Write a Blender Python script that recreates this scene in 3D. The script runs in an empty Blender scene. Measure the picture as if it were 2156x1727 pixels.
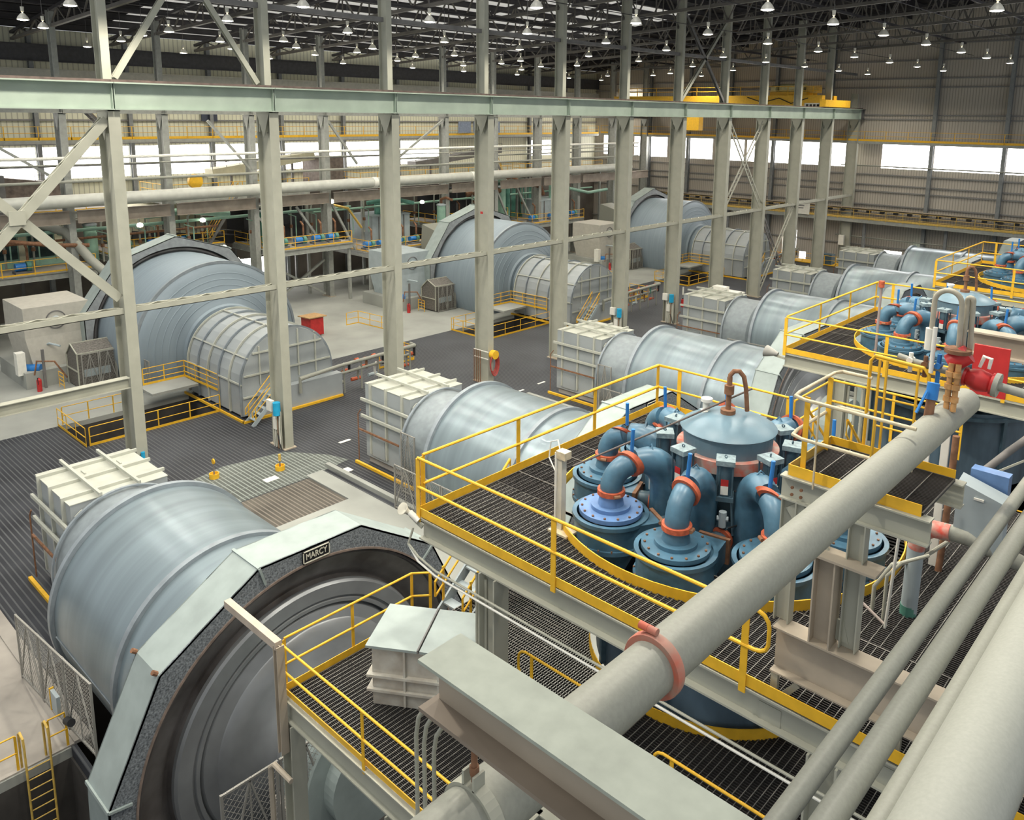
import bpy, bmesh, math, random
from mathutils import Vector, Matrix
R_ = math.radians
random.seed(7)
scn = bpy.context.scene
COL = scn.collection
# ------------------------------------------------------------------ camera (metres; mill hall axes: X across, Y along, Z up)
cam = bpy.data.cameras.new('camera'); camo = bpy.data.objects.new('camera', cam); COL.objects.link(camo)
FPX, CX, CY = 1713.22, 1145.74, 566.75
cam.sensor_width = 36.0; cam.lens = FPX * 36.0 / 2156.0
cam.shift_x = (1078.0 - CX) / 2156.0; cam.shift_y = (CY - 863.5) / 2156.0
cam.clip_start = 0.1; cam.clip_end = 500
yaw, pit, rol = 0.732964, 0.187134, -0.013226
fw = Vector((-math.sin(yaw) * math.cos(pit), math.cos(yaw) * math.cos(pit), -math.sin(pit)))
rt = Vector((math.cos(yaw), math.sin(yaw), 0)); dn = fw.cross(rt)
r2 = rt * math.cos(rol) + dn * math.sin(rol); d2 = -rt * math.sin(rol) + dn * math.cos(rol)
M = Matrix((r2, -d2, -fw)).transposed().to_4x4(); M.translation = Vector((38.098, -14.185, 18.036))
camo.matrix_world = M
scn.camera = camo
# ------------------------------------------------------------------ daylight and exposure
w = bpy.data.worlds.new('world'); scn.world = w; w.use_nodes = True
bg = w.node_tree.nodes['Background']; bg.inputs[0].default_value = (0.93, 0.97, 1.0, 1); bg.inputs[1].default_value = 0.36
vs = scn.view_settings
vs.view_transform = 'Standard'; vs.look = 'None'; vs.gamma = 1.0; vs.use_curve_mapping = False; vs.exposure = 0.58
scn.cycles.max_bounces = 5; scn.cycles.diffuse_bounces = 3; scn.cycles.glossy_bounces = 2
scn.cycles.caustics_reflective = False; scn.cycles.caustics_refractive = False
def sun(name, rot, strength, ang, color):
    l = bpy.data.lights.new(name, 'SUN'); l.energy = strength; l.angle = R_(ang); l.color = color
    o = bpy.data.objects.new(name, l); COL.objects.link(o); o.rotation_euler = rot; return o
def bay_light(name, loc, energy=1650):
    if name not in bpy.data.lights:
        l = bpy.data.lights.new(name, 'SPOT'); l.energy = energy; l.spot_size = R_(150); l.spot_blend = 0.6; l.shadow_soft_size = 0.3; l.color = (1.0, 0.93, 0.80)
    o = bpy.data.objects.new(name, bpy.data.lights[name]); COL.objects.link(o); o.location = loc; return o
for x, ysl in {-6.1: [-7.2], 2.8: [-7.5, 0.1], 11.5: [-8.4, -.7, 7], 19.6: [-9, -1.5, 6, 13.6], 27.6: [-9.5, -2, 5.5, 13, 20.3], 34.0: [-2, 13, 28]}.items():   # the bay lamps above the foreground
    for y in ysl: bay_light('bay_light', (x, y, 22.9))
sun('added_sun', (R_(28), R_(12), 0), 0.45, 20, (1.0, 0.97, 0.9))  # soft sun added to give the light a direction

# ------------------------------------------------------------------ materials
MATS = {}
def mat(name, col, rough=0.6, metal=0.0, var=0.12, scale=3.0, stretch=(1, 1, 1), col2=None, bump=0.0, spec=0.4, coords='Object', emit=0.0, detail=4):
    if name in MATS: return MATS[name]
    m = bpy.data.materials.new(name); m.use_nodes = True; nt = m.node_tree; N = nt.nodes; L = nt.links
    b = N['Principled BSDF']; b.inputs['Roughness'].default_value = rough; b.inputs['Metallic'].default_value = metal
    b.inputs['Specular IOR Level'].default_value = spec
    tc = N.new('ShaderNodeTexCoord'); mp = N.new('ShaderNodeMapping'); mp.inputs['Scale'].default_value = stretch
    L.new(tc.outputs[coords], mp.inputs[0])
    nz = N.new('ShaderNodeTexNoise'); nz.inputs['Scale'].default_value = scale; nz.inputs['Detail'].default_value = detail
    L.new(mp.outputs[0], nz.inputs['Vector'])
    rp = N.new('ShaderNodeValToRGB'); rp.color_ramp.elements[0].position = 0.3; rp.color_ramp.elements[1].position = 0.7
    c1 = [max(0, c * (1 - var)) for c in col]; c2 = [min(1, c * (1 + var)) for c in col]
    if col2: c1 = list(col2)
    rp.color_ramp.elements[0].color = (*c1, 1); rp.color_ramp.elements[1].color = (*c2, 1)
    L.new(nz.outputs['Fac'], rp.inputs[0]); L.new(rp.outputs[0], b.inputs['Base Color'])
    if emit:
        b.inputs['Emission Color'].default_value = (*col, 1); b.inputs['Emission Strength'].default_value = emit
    if bump:
        bp = N.new('ShaderNodeBump'); bp.inputs['Strength'].default_value = bump; bp.inputs['Distance'].default_value = 0.02
        L.new(nz.outputs['Fac'], bp.inputs['Height']); L.new(bp.outputs[0], b.inputs['Normal'])
    MATS[name] = m; return m
def stripes(name, col, colb, axis=0, pitch=0.3, duty=0.25, rough=0.6, var=0.2, col3=None, nscale=0.25, spec=0.4, bump=0.0, axis2=None, pitch2=3.0, duty2=0.02):
    """procedural ribbed / grated sheet in world coordinates, worn by a large soft noise"""
    m = bpy.data.materials.new(name); m.use_nodes = True; nt = m.node_tree; N = nt.nodes; L = nt.links
    b = N['Principled BSDF']; b.inputs['Roughness'].default_value = rough; b.inputs['Specular IOR Level'].default_value = spec
    g = N.new('ShaderNodeNewGeometry'); sx = N.new('ShaderNodeSeparateXYZ'); L.new(g.outputs['Position'], sx.inputs[0])
    def line(ax, p, d):
        dv = N.new('ShaderNodeMath'); dv.operation = 'DIVIDE'; dv.inputs[1].default_value = p; L.new(sx.outputs[ax], dv.inputs[0])
        fr = N.new('ShaderNodeMath'); fr.operation = 'FRACT'; L.new(dv.outputs[0], fr.inputs[0])
        lt = N.new('ShaderNodeMath'); lt.operation = 'LESS_THAN'; lt.inputs[1].default_value = d; L.new(fr.outputs[0], lt.inputs[0]); return lt, fr
    l1, fr = line(axis, pitch, duty); fac = l1
    if axis2 is not None:
        l2, _ = line(axis2, pitch2, duty2); mx = N.new('ShaderNodeMath'); mx.operation = 'MAXIMUM'
        L.new(l1.outputs[0], mx.inputs[0]); L.new(l2.outputs[0], mx.inputs[1]); fac = mx
    nz = N.new('ShaderNodeTexNoise'); nz.inputs['Scale'].default_value = nscale; nz.inputs['Detail'].default_value = 6; L.new(g.outputs['Position'], nz.inputs['Vector'])
    rp = N.new('ShaderNodeValToRGB'); rp.color_ramp.elements[0].position = 0.35; rp.color_ramp.elements[1].position = 0.7
    rp.color_ramp.elements[0].color = (*[c * (1 - var) for c in col], 1); rp.color_ramp.elements[1].color = (*(col3 or [c * (1 + var) for c in col]), 1)
    L.new(nz.outputs['Fac'], rp.inputs[0])
    mix = N.new('ShaderNodeMix'); mix.data_type = 'RGBA'; L.new(fac.outputs[0], mix.inputs['Factor'])
    L.new(rp.outputs[0], mix.inputs['A']); mix.inputs['B'].default_value = (*colb, 1)
    L.new(mix.outputs['Result'], b.inputs['Base Color'])
    if bump:
        bp = N.new('ShaderNodeBump'); bp.inputs['Strength'].default_value = bump; bp.inputs['Distance'].default_value = 0.03
        L.new(fac.outputs[0], bp.inputs['Height']); L.new(bp.outputs[0], b.inputs['Normal'])
    MATS[name] = m; return m
def glow(name, col, strength):
    m = bpy.data.materials.new(name); m.use_nodes = True; N = m.node_tree.nodes; b = N['Principled BSDF']
    b.inputs['Base Color'].default_value = (*col, 1); b.inputs['Emission Color'].default_value = (*col, 1); b.inputs['Emission Strength'].default_value = strength
    MATS[name] = m; return m
STEEL = mat('painted_steel', (0.40, 0.40, 0.33), 0.55, var=0.08, scale=1.2, bump=0.05)
GSTEEL = mat('girder_steel', (0.37, 0.44, 0.37), 0.5, var=0.08, scale=1.0)  # green cast of the hall light put into the steel colour
DSTEEL = mat('dark_steel', (0.17, 0.165, 0.16), 0.6, var=0.2, scale=1.5)
BROWN = mat('dusty_beam_steel', (0.42, 0.36, 0.28), 0.65, var=0.12, scale=2.0)
PIPE = mat('dusty_pipe_steel', (0.30, 0.305, 0.26), 0.5, var=0.06, scale=30.0, bump=0.04)
MILL = mat('mill_shell_paint', (0.255, 0.315, 0.345), 0.30, 0.45, var=0.16, scale=1.0, stretch=(2.0, 0.12, 0.12), spec=0.5)
SAGM = mat('sag_shell_paint', (0.235, 0.29, 0.33), 0.5, 0.1, var=0.08, scale=1.2, stretch=(3.5, 0.15, 0.15), spec=0.4)
RING = mat('mill_flange_paint', (0.30, 0.34, 0.37), 0.4, 0.3, var=0.15, scale=2.0)
HEAD = mat('mill_head_steel', (0.31, 0.325, 0.335), 0.36, 0.45, var=0.3, scale=1.3, stretch=(1, .35, .35))
GUARD = mat('guard_paint', (0.33, 0.385, 0.37), 0.5, 0.1, var=0.1, scale=2.0)
GFACE = mat('guard_face_paint', (0.30, 0.33, 0.35), 0.5, 0.2, var=0.1, scale=22.0, col2=(.075, .085, .095))
GEAR = mat('gear_grease', (0.20, 0.19, 0.185), 0.34, 0.5, var=0.2, scale=.9, col2=(.09, .08, .075))
RUST = mat('rusty_steel', (0.22, 0.11, 0.06), 0.8, var=0.35, scale=6.0)
BOXP = mat('feed_box_paint', (0.34, 0.37, 0.38), 0.55, var=0.07, scale=0.8, bump=0.03)
RIBP = mat('feed_box_rib_paint', (0.46, 0.47, 0.41), 0.55, var=0.08, scale=2.0)
YEL = mat('safety_yellow', (0.80, 0.46, 0.03), 0.5, var=0.09, scale=5.0)
YELD = mat('worn_yellow', (0.62, 0.42, 0.10), 0.55, var=0.2, scale=6.0)
BLUE = mat('cyclone_blue', (0.065, 0.15, 0.22), 0.38, 0.05, var=0.35, scale=2.5, spec=0.55)
BLUEL = mat('cyclone_light_blue', (0.13, 0.24, 0.46), 0.4, var=0.2, scale=3.0)
BLUED = mat('actuator_blue', (0.06, 0.105, 0.135), 0.4, var=0.25, scale=5.0)
BLUEH = mat('handle_blue', (0.03, 0.2, 0.55), 0.4, var=0.1, scale=5.0)
DOME = mat('dome_blue_grey', (0.13, 0.21, 0.26), 0.4, var=0.15, scale=2.0)
ORG = mat('coupling_orange', (0.50, 0.11, 0.05), 0.6, var=0.25, scale=12.0)
RED = mat('red_paint', (0.50, 0.03, 0.03), 0.45, var=0.15, scale=4.0)
WHT = mat('white_paint', (0.78, 0.77, 0.70), 0.5, var=0.06, scale=4.0)
BLK = mat('black_rubber', (0.02, 0.02, 0.022), 0.6, var=0.2, scale=4.0)
GRAT = mat('grating_bar', (0.055, 0.052, 0.05), 0.6, 0.3, var=0.3, scale=0.7)
GRATL = mat('grating_rod', (0.21, 0.20, 0.18), 0.55, 0.3, var=0.3, scale=1.0)
CONC = mat('concrete', (0.33, 0.34, 0.31), 0.85, var=0.14, scale=0.35, detail=8, bump=0.1)
CONCD = mat('dusty_concrete', (0.36, 0.33, 0.29), 0.85, var=0.2, scale=0.6, detail=8)
PITSHADE = mat('pit_concrete_shaded', (0.06, 0.055, 0.05), 0.9, var=0.3, scale=0.8)  # darkness inside pits and below gratings put into the concrete colour
GREEN = mat('equipment_green', (0.10, 0.27, 0.21), 0.5, var=0.2, scale=2.0)
TEAL = mat('pale_green_panel', (0.28, 0.46, 0.36), 0.5, var=0.12, scale=2.0)
EGREY = mat('cabinet_grey', (0.38, 0.44, 0.46), 0.5, var=0.08, scale=2.0)
CYAN = mat('panel_cyan', (0.02, 0.35, 0.60), 0.45, var=0.1, scale=4.0)
WOOD = mat('pallet_wood', (0.45, 0.28, 0.13), 0.7, var=0.2, scale=6.0)
TAN = mat('tan_panel', (0.50, 0.48, 0.34), 0.6, var=0.1, scale=2.0)
FLOOR = stripes('ribbed_floor', (0.022, 0.024, 0.032), (0.085, 0.09, 0.095), axis=1, pitch=0.21, duty=0.26, rough=0.65, var=0.3, col3=(0.048, 0.052, 0.062), nscale=0.22, bump=0.3)
FLOORL = stripes('dusty_grating', (0.10, 0.11, 0.10), (0.27, 0.30, 0.27), axis=1, pitch=0.21, duty=0.3, rough=0.7, var=0.25, nscale=0.4, axis2=0, pitch2=0.9, duty2=0.03)
FLOORB = stripes('brown_grating', (0.09, 0.08, 0.065), (0.20, 0.175, 0.145), axis=1, pitch=0.21, duty=0.3, rough=0.7, var=0.3, nscale=0.5)
WALLW = stripes('wall_siding_left', (0.80, 0.79, 0.62), (0.54, 0.53, 0.41), axis=1, pitch=0.42, duty=0.22, rough=0.6, var=0.06, nscale=0.2)
WALLE = stripes('wall_siding_end', (0.52, 0.475, 0.41), (0.36, 0.33, 0.28), axis=0, pitch=0.3, duty=0.3, rough=0.65, var=0.12, nscale=0.15)
DECKLIT = stripes('roof_sheet_lit', (0.75, 0.74, 0.68), (0.5, 0.5, 0.45), axis=0, pitch=0.6, duty=0.1, rough=0.7, var=0.08, nscale=0.3)  # pale tone stands in for window light on the roof deck
DECKSHADE = mat('roof_sheet_shaded', (0.015, 0.014, 0.018), 0.8, var=0.3, scale=0.3)  # same deck away from the light, its shade painted near black
PANE = glow('daylight_panel', (1.0, 0.97, 0.95), 6.0)
BULB = glow('lamp_glow', (1.0, 0.93, 0.75), 14.0)
SHADE = mat('lamp_shade', (0.62, 0.60, 0.52), 0.4, 0.1, var=0.1, scale=5)
PLATE = mat('plate_black', (0.012, 0.012, 0.014), 0.5, var=0.1, scale=5)
PLATEW = mat('plate_lettering', (0.60, 0.58, 0.48), 0.5, var=0.1, scale=8)

# ------------------------------------------------------------------ mesh helpers (everything in world metres, re-based on build)
def basis(d):
    d = Vector(d).normalized(); u = Vector((0, 0, 1)) if abs(d.z) < 0.95 else Vector((1, 0, 0))
    a = u.cross(d).normalized(); b = d.cross(a).normalized(); return d, a, b
FRAME = [1.0, Vector((0, 0, 0))]                     # drawing frame: (unit, origin) used while a sub-assembly is laid out
class MB:
    def __init__(s): s.v = []; s.f = []; s.sm = []
    def add(s, vs_, fs, smooth=False):
        n = len(s.v); s.v += [Vector(p) for p in vs_]
        for f in fs: s.f.append([i + n for i in f]); s.sm.append(smooth)
        return s
    def box(s, x0, x1, y0, y1, z0, z1):
        p = [(x, y, z) for x in (x0, x1) for y in (y0, y1) for z in (z0, z1)]
        return s.add(p, [(0, 1, 3, 2), (4, 6, 7, 5), (0, 4, 5, 1), (2, 3, 7, 6), (0, 2, 6, 4), (1, 5, 7, 3)])
    def bar(s, p, q, w_, h, up=None):
        """rectangular bar from p to q; w_ across, h in the 'up' sense"""
        p = Vector(p); q = Vector(q); d, a, b = basis(q - p)
        if up is not None:
            a = Vector(up).cross(d).normalized(); b = d.cross(a).normalized()
        a = a * w_ / 2; b = b * h / 2
        return s.add([p - a - b, p + a - b, p + a + b, p - a + b, q - a - b, q + a - b, q + a + b, q - a + b],
                     [(0, 3, 2, 1), (4, 5, 6, 7), (0, 1, 5, 4), (1, 2, 6, 5), (2, 3, 7, 6), (3, 0, 4, 7)])
    def ibeam(s, p, q, w_, h, t=0.03, up=(0, 0, 1)):
        p = Vector(p); q = Vector(q); u = Vector(up).normalized(); d = (q - p).normalized(); u = (u - d * u.dot(d)).normalized()
        o = u * (h / 2 - t / 2)
        s.bar(p + o, q + o, w_, t, u); s.bar(p - o, q - o, w_, t, u); s.bar(p, q, t, h - 2 * t, u); return s
    def cyl(s, p, q, r1, r3=None, n=20, caps=True):
        r3 = r1 if r3 is None else r3; p = Vector(p); q = Vector(q); d, a, b = basis(q - p); vs_ = []
        for c, r in ((p, r1), (q, r3)):
            for i in range(n):
                t = 2 * math.pi * i / n; vs_.append(c + a * math.cos(t) * r + b * math.sin(t) * r)
        s.add(vs_, [(i, (i + 1) % n, n + (i + 1) % n, n + i) for i in range(n)], True)
        if caps: s.add(vs_, [tuple(range(n - 1, -1, -1)), tuple(range(n, 2 * n))])
        return s
    def tube(s, pts, r, n=10, caps=True, radii=None):
        pts = [Vector(p) for p in pts]; vs_ = []; m = len(pts)
        d0 = (pts[1] - pts[0]).normalized(); _, a, b = basis(d0)
        for k, p in enumerate(pts):
            d = (pts[min(k + 1, m - 1)] - pts[max(k - 1, 0)]).normalized()
            a = (a - d * a.dot(d)).normalized(); b = d.cross(a).normalized(); rr = radii[k] if radii else r
            if 0 < k < m - 1:
                c = (pts[k] - pts[k - 1]).normalized().dot((pts[k + 1] - pts[k]).normalized()); rr = rr / max(0.75, math.sqrt(max(0.05, (1 + c) / 2)))
            for i in range(n):
                t = 2 * math.pi * i / n; vs_.append(p + a * math.cos(t) * rr + b * math.sin(t) * rr)
        fs = [(k * n + i, k * n + (i + 1) % n, (k + 1) * n + (i + 1) % n, (k + 1) * n + i) for k in range(m - 1) for i in range(n)]
        s.add(vs_, fs, True)
        if caps: s.add(vs_, [tuple(range(n - 1, -1, -1)), tuple(range((m - 1) * n, m * n))])
        return s
    def lathe(s, c, axis, prof, n=64, closed=False, a0=0, a1=360, smooth=True):
        """prof: list of (along axis, radius)"""
        c = Vector(c); d = Vector(axis).normalized(); a = Vector((0, 1, 0)) if abs(d.x) > 0.9 else Vector((1, 0, 0)); b = d.cross(a).normalized()
        full = abs(a1 - a0) >= 359.9; cnt = n if full else n + 1
        vs_ = []
        for (h, r) in prof:
            for i in range(cnt):
                t = R_(a0 + (a1 - a0) * i / n); vs_.append(c + d * h + a * math.cos(t) * r + b * math.sin(t) * r)
        m = len(prof); fs = []
        for k in range(m - 1 if not closed else m):
            k2 = (k + 1) % m
            for i in range(n):
                j = (i + 1) % cnt; fs.append((k * cnt + i, k * cnt + j, k2 * cnt + j, k2 * cnt + i))
        return s.add(vs_, fs, smooth)
    def ngon(s, pts, flip=False):
        idx = list(range(len(pts))); return s.add(pts, [tuple(idx[::-1] if flip else idx)])
    def prism(s, poly, off):
        off = Vector(off); n = len(poly); a = [Vector(p) for p in poly]; b = [p + off for p in a]
        return s.add(a + b, [tuple(range(n - 1, -1, -1)), tuple(range(n, 2 * n))] + [(i, (i + 1) % n, n + (i + 1) % n, n + i) for i in range(n)])
    def build(s, name, m, parent=None, origin=None, autosmooth=True):
        me = bpy.data.meshes.new(name)
        s.v = [p * FRAME[0] + FRAME[1] for p in s.v]
        base = Vector(parent['_w']) if parent is not None else None
        if parent is None:
            if origin is None:
                xs = [p.x for p in s.v]; ys = [p.y for p in s.v]; zs = [p.z for p in s.v]
                origin = ((min(xs) + max(xs)) / 2, (min(ys) + max(ys)) / 2, min(zs))
            base = Vector(origin)
        me.from_pydata([tuple(p - base) for p in s.v], [], s.f)
        me.polygons.foreach_set('use_smooth', s.sm); me.materials.append(m)
        bm = bmesh.new(); bm.from_mesh(me); bmesh.ops.recalc_face_normals(bm, faces=bm.faces); bm.to_mesh(me); bm.free(); me.update()
        if any(s.sm): me.set_sharp_from_angle(angle=R_(33))
        o = bpy.data.objects.new(name, me); COL.objects.link(o); o['_w'] = tuple(base)
        if parent is not None: o.parent = parent
        else: o.location = base
        return o
def tag(o, label, cat, group=None, kind=None):
    if label: o['label'] = label
    if cat: o['category'] = cat
    if group: o['group'] = group
    if kind: o['kind'] = kind
    return o
def thing(name, loc, label, cat, group=None):
    loc = Vector(loc) * FRAME[0] + FRAME[1]
    o = bpy.data.objects.new(name, None); COL.objects.link(o); o.location = loc; o['_w'] = tuple(loc); o.empty_display_size = 0.2
    return tag(o, label, cat, group)
def single(mb, name, m, label, cat, group=None):
    return tag(mb.build(name, m), label, cat, group)
def struct(mb, name, m): return tag(mb.build(name, m), None, None, None, 'structure')
def dup(root, off, label, group=None):
    off = Vector(off)
    def rec(o, par):
        c = o.copy(); COL.objects.link(c)
        if par is None: c.location = o.location + off
        else: c.parent = par
        for ch in o.children: rec(ch, c)
        return c
    r = rec(root, None); r['label'] = label
    if group: r['group'] = group
    return r
ORD = ['', 'first', 'second', 'third', 'fourth', 'fifth', 'sixth', 'seventh', 'eighth', 'ninth', 'tenth', 'eleventh', 'twelfth', 'thirteenth', 'fourteenth', 'fifteenth']

def grid_rects(xs, ys, holes):
    out = []
    for i in range(len(xs) - 1):
        for j in range(len(ys) - 1):
            cx, cy = (xs[i] + xs[i + 1]) / 2, (ys[j] + ys[j + 1]) / 2
            if not any(h[0] < cx < h[1] and h[2] < cy < h[3] for h in holes): out.append((xs[i], xs[i + 1], ys[j], ys[j + 1]))
    return out
def grating(name, x0, x1, y0, y1, z, parent, hole=None, along='x', pitch=0.06, rod=0.24, bw=0.014, rw=0.016, depth=0.04, mats=None):
    """open bar grating: bearing bars run 'along', light cross rods lie on top"""
    def spans(c, lo, hi, vert):
        if hole:
            hx, hy, hr = hole; d = (c - (hx if vert else hy)); hc = hy if vert else hx
            if abs(d) < hr:
                e = math.sqrt(hr * hr - d * d); return [(lo, min(hi, hc - e)), (max(lo, hc + e), hi)]
        return [(lo, hi)]
    m1, m2 = MB(), MB()
    vert = (along == 'y')
    lo, hi = (y0, y1) if vert else (x0, x1); a, b = (x0, x1) if vert else (y0, y1)
    n = max(1, int((b - a) / pitch))
    for i in range(n + 1):
        c = a + (b - a) * i / n
        for p, q in spans(c, lo, hi, vert):
            if q - p > 0.02:
                if vert: m1.box(c - bw / 2, c + bw / 2, p, q, z - depth, z)
                else: m1.box(p, q, c - bw / 2, c + bw / 2, z - depth, z)
    n = max(1, int((hi - lo) / rod))
    for i in range(n + 1):
        c = lo + (hi - lo) * i / n
        for p, q in spans(c, a, b, not vert):
            if q - p > 0.02:
                if vert: m2.box(p, q, c - rw / 2, c + rw / 2, z - 0.008, z + 0.006)
                else: m2.box(c - rw / 2, c + rw / 2, p, q, z - 0.008, z + 0.006)
    fb = .012
    for q in ((x0, x1, y0 - fb, y0), (x0, x1, y1, y1 + fb), (x0 - fb, x0, y0, y1), (x1, x1 + fb, y0, y1)): m1.box(*q, z - depth, z); m2.box(*q, z - .008, z + .006)
    g = m1.build(name, (mats or (GRAT, GRATL))[0], parent); m2.build('cross_rods', (mats or (GRAT, GRATL))[1], g)
    return g
def lerp(p, q, t): return Vector(p) + (Vector(q) - Vector(p)) * t
def guardrail(path, label, h=1.07, toe=0.12, step=2.2, group=None, m=YEL, name='guardrail', pr=0.024, pw=0.065, cat='guardrail', loop_end=False, loop_start=False, mids=1, skip_posts=()):
    """yellow pipe railing along a path of (x, y, z) points: posts, top rail, mid rail, toe board"""
    path = [Vector(p) for p in path]
    t = thing(name, tuple(path[0]), label, cat, group)
    up = Vector((0, 0, 1)); done = []
    pi = 0
    for a, b in zip(path[:-1], path[1:]):
        L = (b - a).length; n = max(1, round(L / step)); d = (b - a).normalized()
        for i in range(n + 1):
            p = a + (b - a) * (i / n)
            if any((p - x).length < 0.25 for x in done): continue
            done.append(p)
            if pi in skip_posts: pi += 1; continue
            pi += 1
            MB().bar(p - up * 0.12, p + up * (h - pr), pw, 0.02, d.cross(up)).build('post', m, t)
    def rail(z, nm):
        pts = [p + up * z for p in path]
        if loop_end or loop_start: pass
        MB().tube(pts, pr, 8).build(nm, m, t)
    if loop_end:
        d = (path[-1] - path[-2]).normalized(); e = path[-1]
        for nm, pts in (('top_rail', [p + up * h for p in path]), ): pass
        top = [p + up * h for p in path]; zs = h * 0.5
        top[-1] = top[-1] - d * 0.0
        loop = top + [e + up * h + d * .16, e + up * (h - .03) + d * .25, e + up * (h - .10) + d * .31, e + up * (h - .19) + d * .33, e + up * (zs + .15) + d * .33, e + up * (zs + .07) + d * .30, e + up * (zs + .02) + d * .23, e + up * zs + d * .14] + [p + up * zs for p in path[::-1]]
        MB().tube(loop, pr, 8).build('top_rail', m, t)
    else:
        rail(h, 'top_rail')
        for k in range(mids): rail(h * (k + 1) / (mids + 1), 'mid_rail')
    if toe:
        tb = MB()
        for a, b in zip(path[:-1], path[1:]): tb.bar(a + up * (toe / 2 - 0.02), b + up * (toe / 2 - 0.02), 0.012, toe, up)
        tb.build('toe_board', m, t)
    return t
def bolts(mb, c, axis, r, n, br, bh, a0=0):
    c = Vector(c); d, a, b = basis(axis)
    for i in range(n):
        t = 2 * math.pi * i / n + a0; p = c + (a * math.cos(t) + b * math.sin(t)) * r
        mb.cyl(p, p + d * bh, br, n=6)
    r0, r1_ = r - br * .6, r + br * .6
    mb.lathe(c, axis, [(0, r0), (bh * .25, r0), (bh * .25, r1_), (0, r1_)], 40, closed=True, smooth=False)
    return mb
def arc(c, r, a0, a1, n, ua, ub):
    c = Vector(c); ua = Vector(ua); ub = Vector(ub)
    return [c + ua * math.cos(R_(a0 + (a1 - a0) * i / n)) * r + ub * math.sin(R_(a0 + (a1 - a0) * i / n)) * r for i in range(n + 1)]
def text_mesh(s, size, name, m, parent, loc, xdir, ydir, ext=0.01, width=None):
    c = bpy.data.curves.new('lettering', 'FONT'); c.body = s; c.size = size; c.extrude = ext; c.align_x = 'CENTER'; c.align_y = 'CENTER'; c.offset = size * 0.012
    o = bpy.data.objects.new('lettering_tmp', c); COL.objects.link(o); dg = bpy.context.evaluated_depsgraph_get(); dg.update()
    me = bpy.data.meshes.new_from_object(o.evaluated_get(dg)); bpy.data.objects.remove(o); bpy.data.curves.remove(c)
    xd = Vector(xdir).normalized(); yd = Vector(ydir).normalized(); nd = xd.cross(yd)
    sx = 1.0
    if width:
        ws = [v.co.x for v in me.vertices]; sx = width / (max(ws) - min(ws))
    base = Vector(parent['_w'])
    for v in me.vertices:
        v.co = Vector(loc) + xd * v.co.x * sx + yd * v.co.y + nd * v.co.z - base
    me.materials.clear(); me.materials.append(m); ob = bpy.data.objects.new(name, me); COL.objects.link(ob); ob.parent = parent; ob['_w'] = tuple(base); return ob
S = 7.62
# ================================================================== FLOORS AND PITS
YM = [-3.85 + 15.12 * k for k in range(6)]           # ball mill axes
YS = [11.2, 41.4, 71.6]                              # large mill axes
holes = [(10.2, 24.5, y - 4.0, y + 4.0) for y in YM] + [(-12.4, -8.1, 0.2 + 30.15 * k, 7.75 + 30.15 * k) for k in range(3)]
holes += [(14.5, 24.5, -30, -8.0)]
holes += [(-23.0, -14.0, y - 4.4, y + 4.4) for y in YS]
xs = sorted({-41, -23.0, -14.0, -12.4, -8.1, 3.5, 10.2, 14.5, 24.5, 40}); ys = sorted({-30, 85} | {h[2] for h in holes} | {h[3] for h in holes})
fl = MB(); fc = MB()
for (x0, x1, y0, y1) in grid_rects(xs, ys, holes):
    if x1 <= -12.39: fc.box(x0, x1, y0, y1, -0.3, 0)
    elif y1 <= -7.9 and x0 >= 3.4: fc.box(x0, x1, y0, y1, -0.3, 0)
    else: fl.box(x0, x1, y0, y1, -0.3, 0)
struct(fl, 'floor', FLOOR); struct(fc, 'floor', CONC)
pit = MB()
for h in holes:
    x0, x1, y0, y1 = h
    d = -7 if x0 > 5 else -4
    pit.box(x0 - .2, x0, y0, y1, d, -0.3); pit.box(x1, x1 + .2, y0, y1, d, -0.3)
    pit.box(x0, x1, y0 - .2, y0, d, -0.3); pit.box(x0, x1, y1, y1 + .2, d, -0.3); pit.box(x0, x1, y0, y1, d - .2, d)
struct(pit, 'floor', PITSHADE)
# concrete slabs and kerbs between the ball mills
for k, y in enumerate(YM[:-1]):
    sl = MB(); sl.box(7.35, 10.18, y + 5.9, y + 11.1, 0.0, 0.06); sl.box(10.18, 24.5, y + 4.05, y + 11.1, 0.0, 0.06); sl.box(3.7, 7.35, y + 10.2, y + 11.1, 0.0, 0.06)
    struct(sl, 'floor', CONC)
    kb = MB(); kb.box(3.45, 24.5, y + 11.45, y + 11.7, 0.0, 0.22); struct(kb, 'trim_%d' % (k + 1), CONC)
    gp = MB(); gp.box(4.0, 7.3, y + 6.2, y + 10.15, 0.0, 0.02); struct(gp, 'floor', FLOORB)
gp = MB(); gp.prism([(0.2, 1.6, 0), (3.9, 1.6, 0), (3.9, 6.3, 0), (3.5, 9.0, 0), (2.2, 8.6, 0), (0.2, 7.2, 0), (-0.4, 4.0, 0)], (0, 0, 0.012)); struct(gp, 'floor', FLOORL)
sl = MB(); sl.box(5.4, 14.45, -7.9, -7.45, 0, 0.1); sl.box(2.0, 14.45, -30, -7.9, 0, 0.05); struct(sl, 'floor', CONCD)
# pale floor paint dashes along the walkway
for i, (x, y, wx, wy, lb) in enumerate([(2.5, 4.6, .45, .7, 'on the dusty grating by the two yellow bollards'), (4.3, 7.6, .5, .8, 'beside the end of the concrete kerb'), (1.2, 9.9, .22, .7, 'just behind the second steel column'), (2.6, 11.4, .14, .9, 'nearest in the aisle past the second column'), (2.4, 22.8, .16, .7, 'by the hose reel column'), (2.3, 25.0, .16, .7, 'beyond the hose reel column')]):
    single(MB().box(x, x + wx, y, y + wy, 0.013, 0.03), 'floor_plate', WHT, 'small white floor plate ' + lb, 'floor plate')

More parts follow.
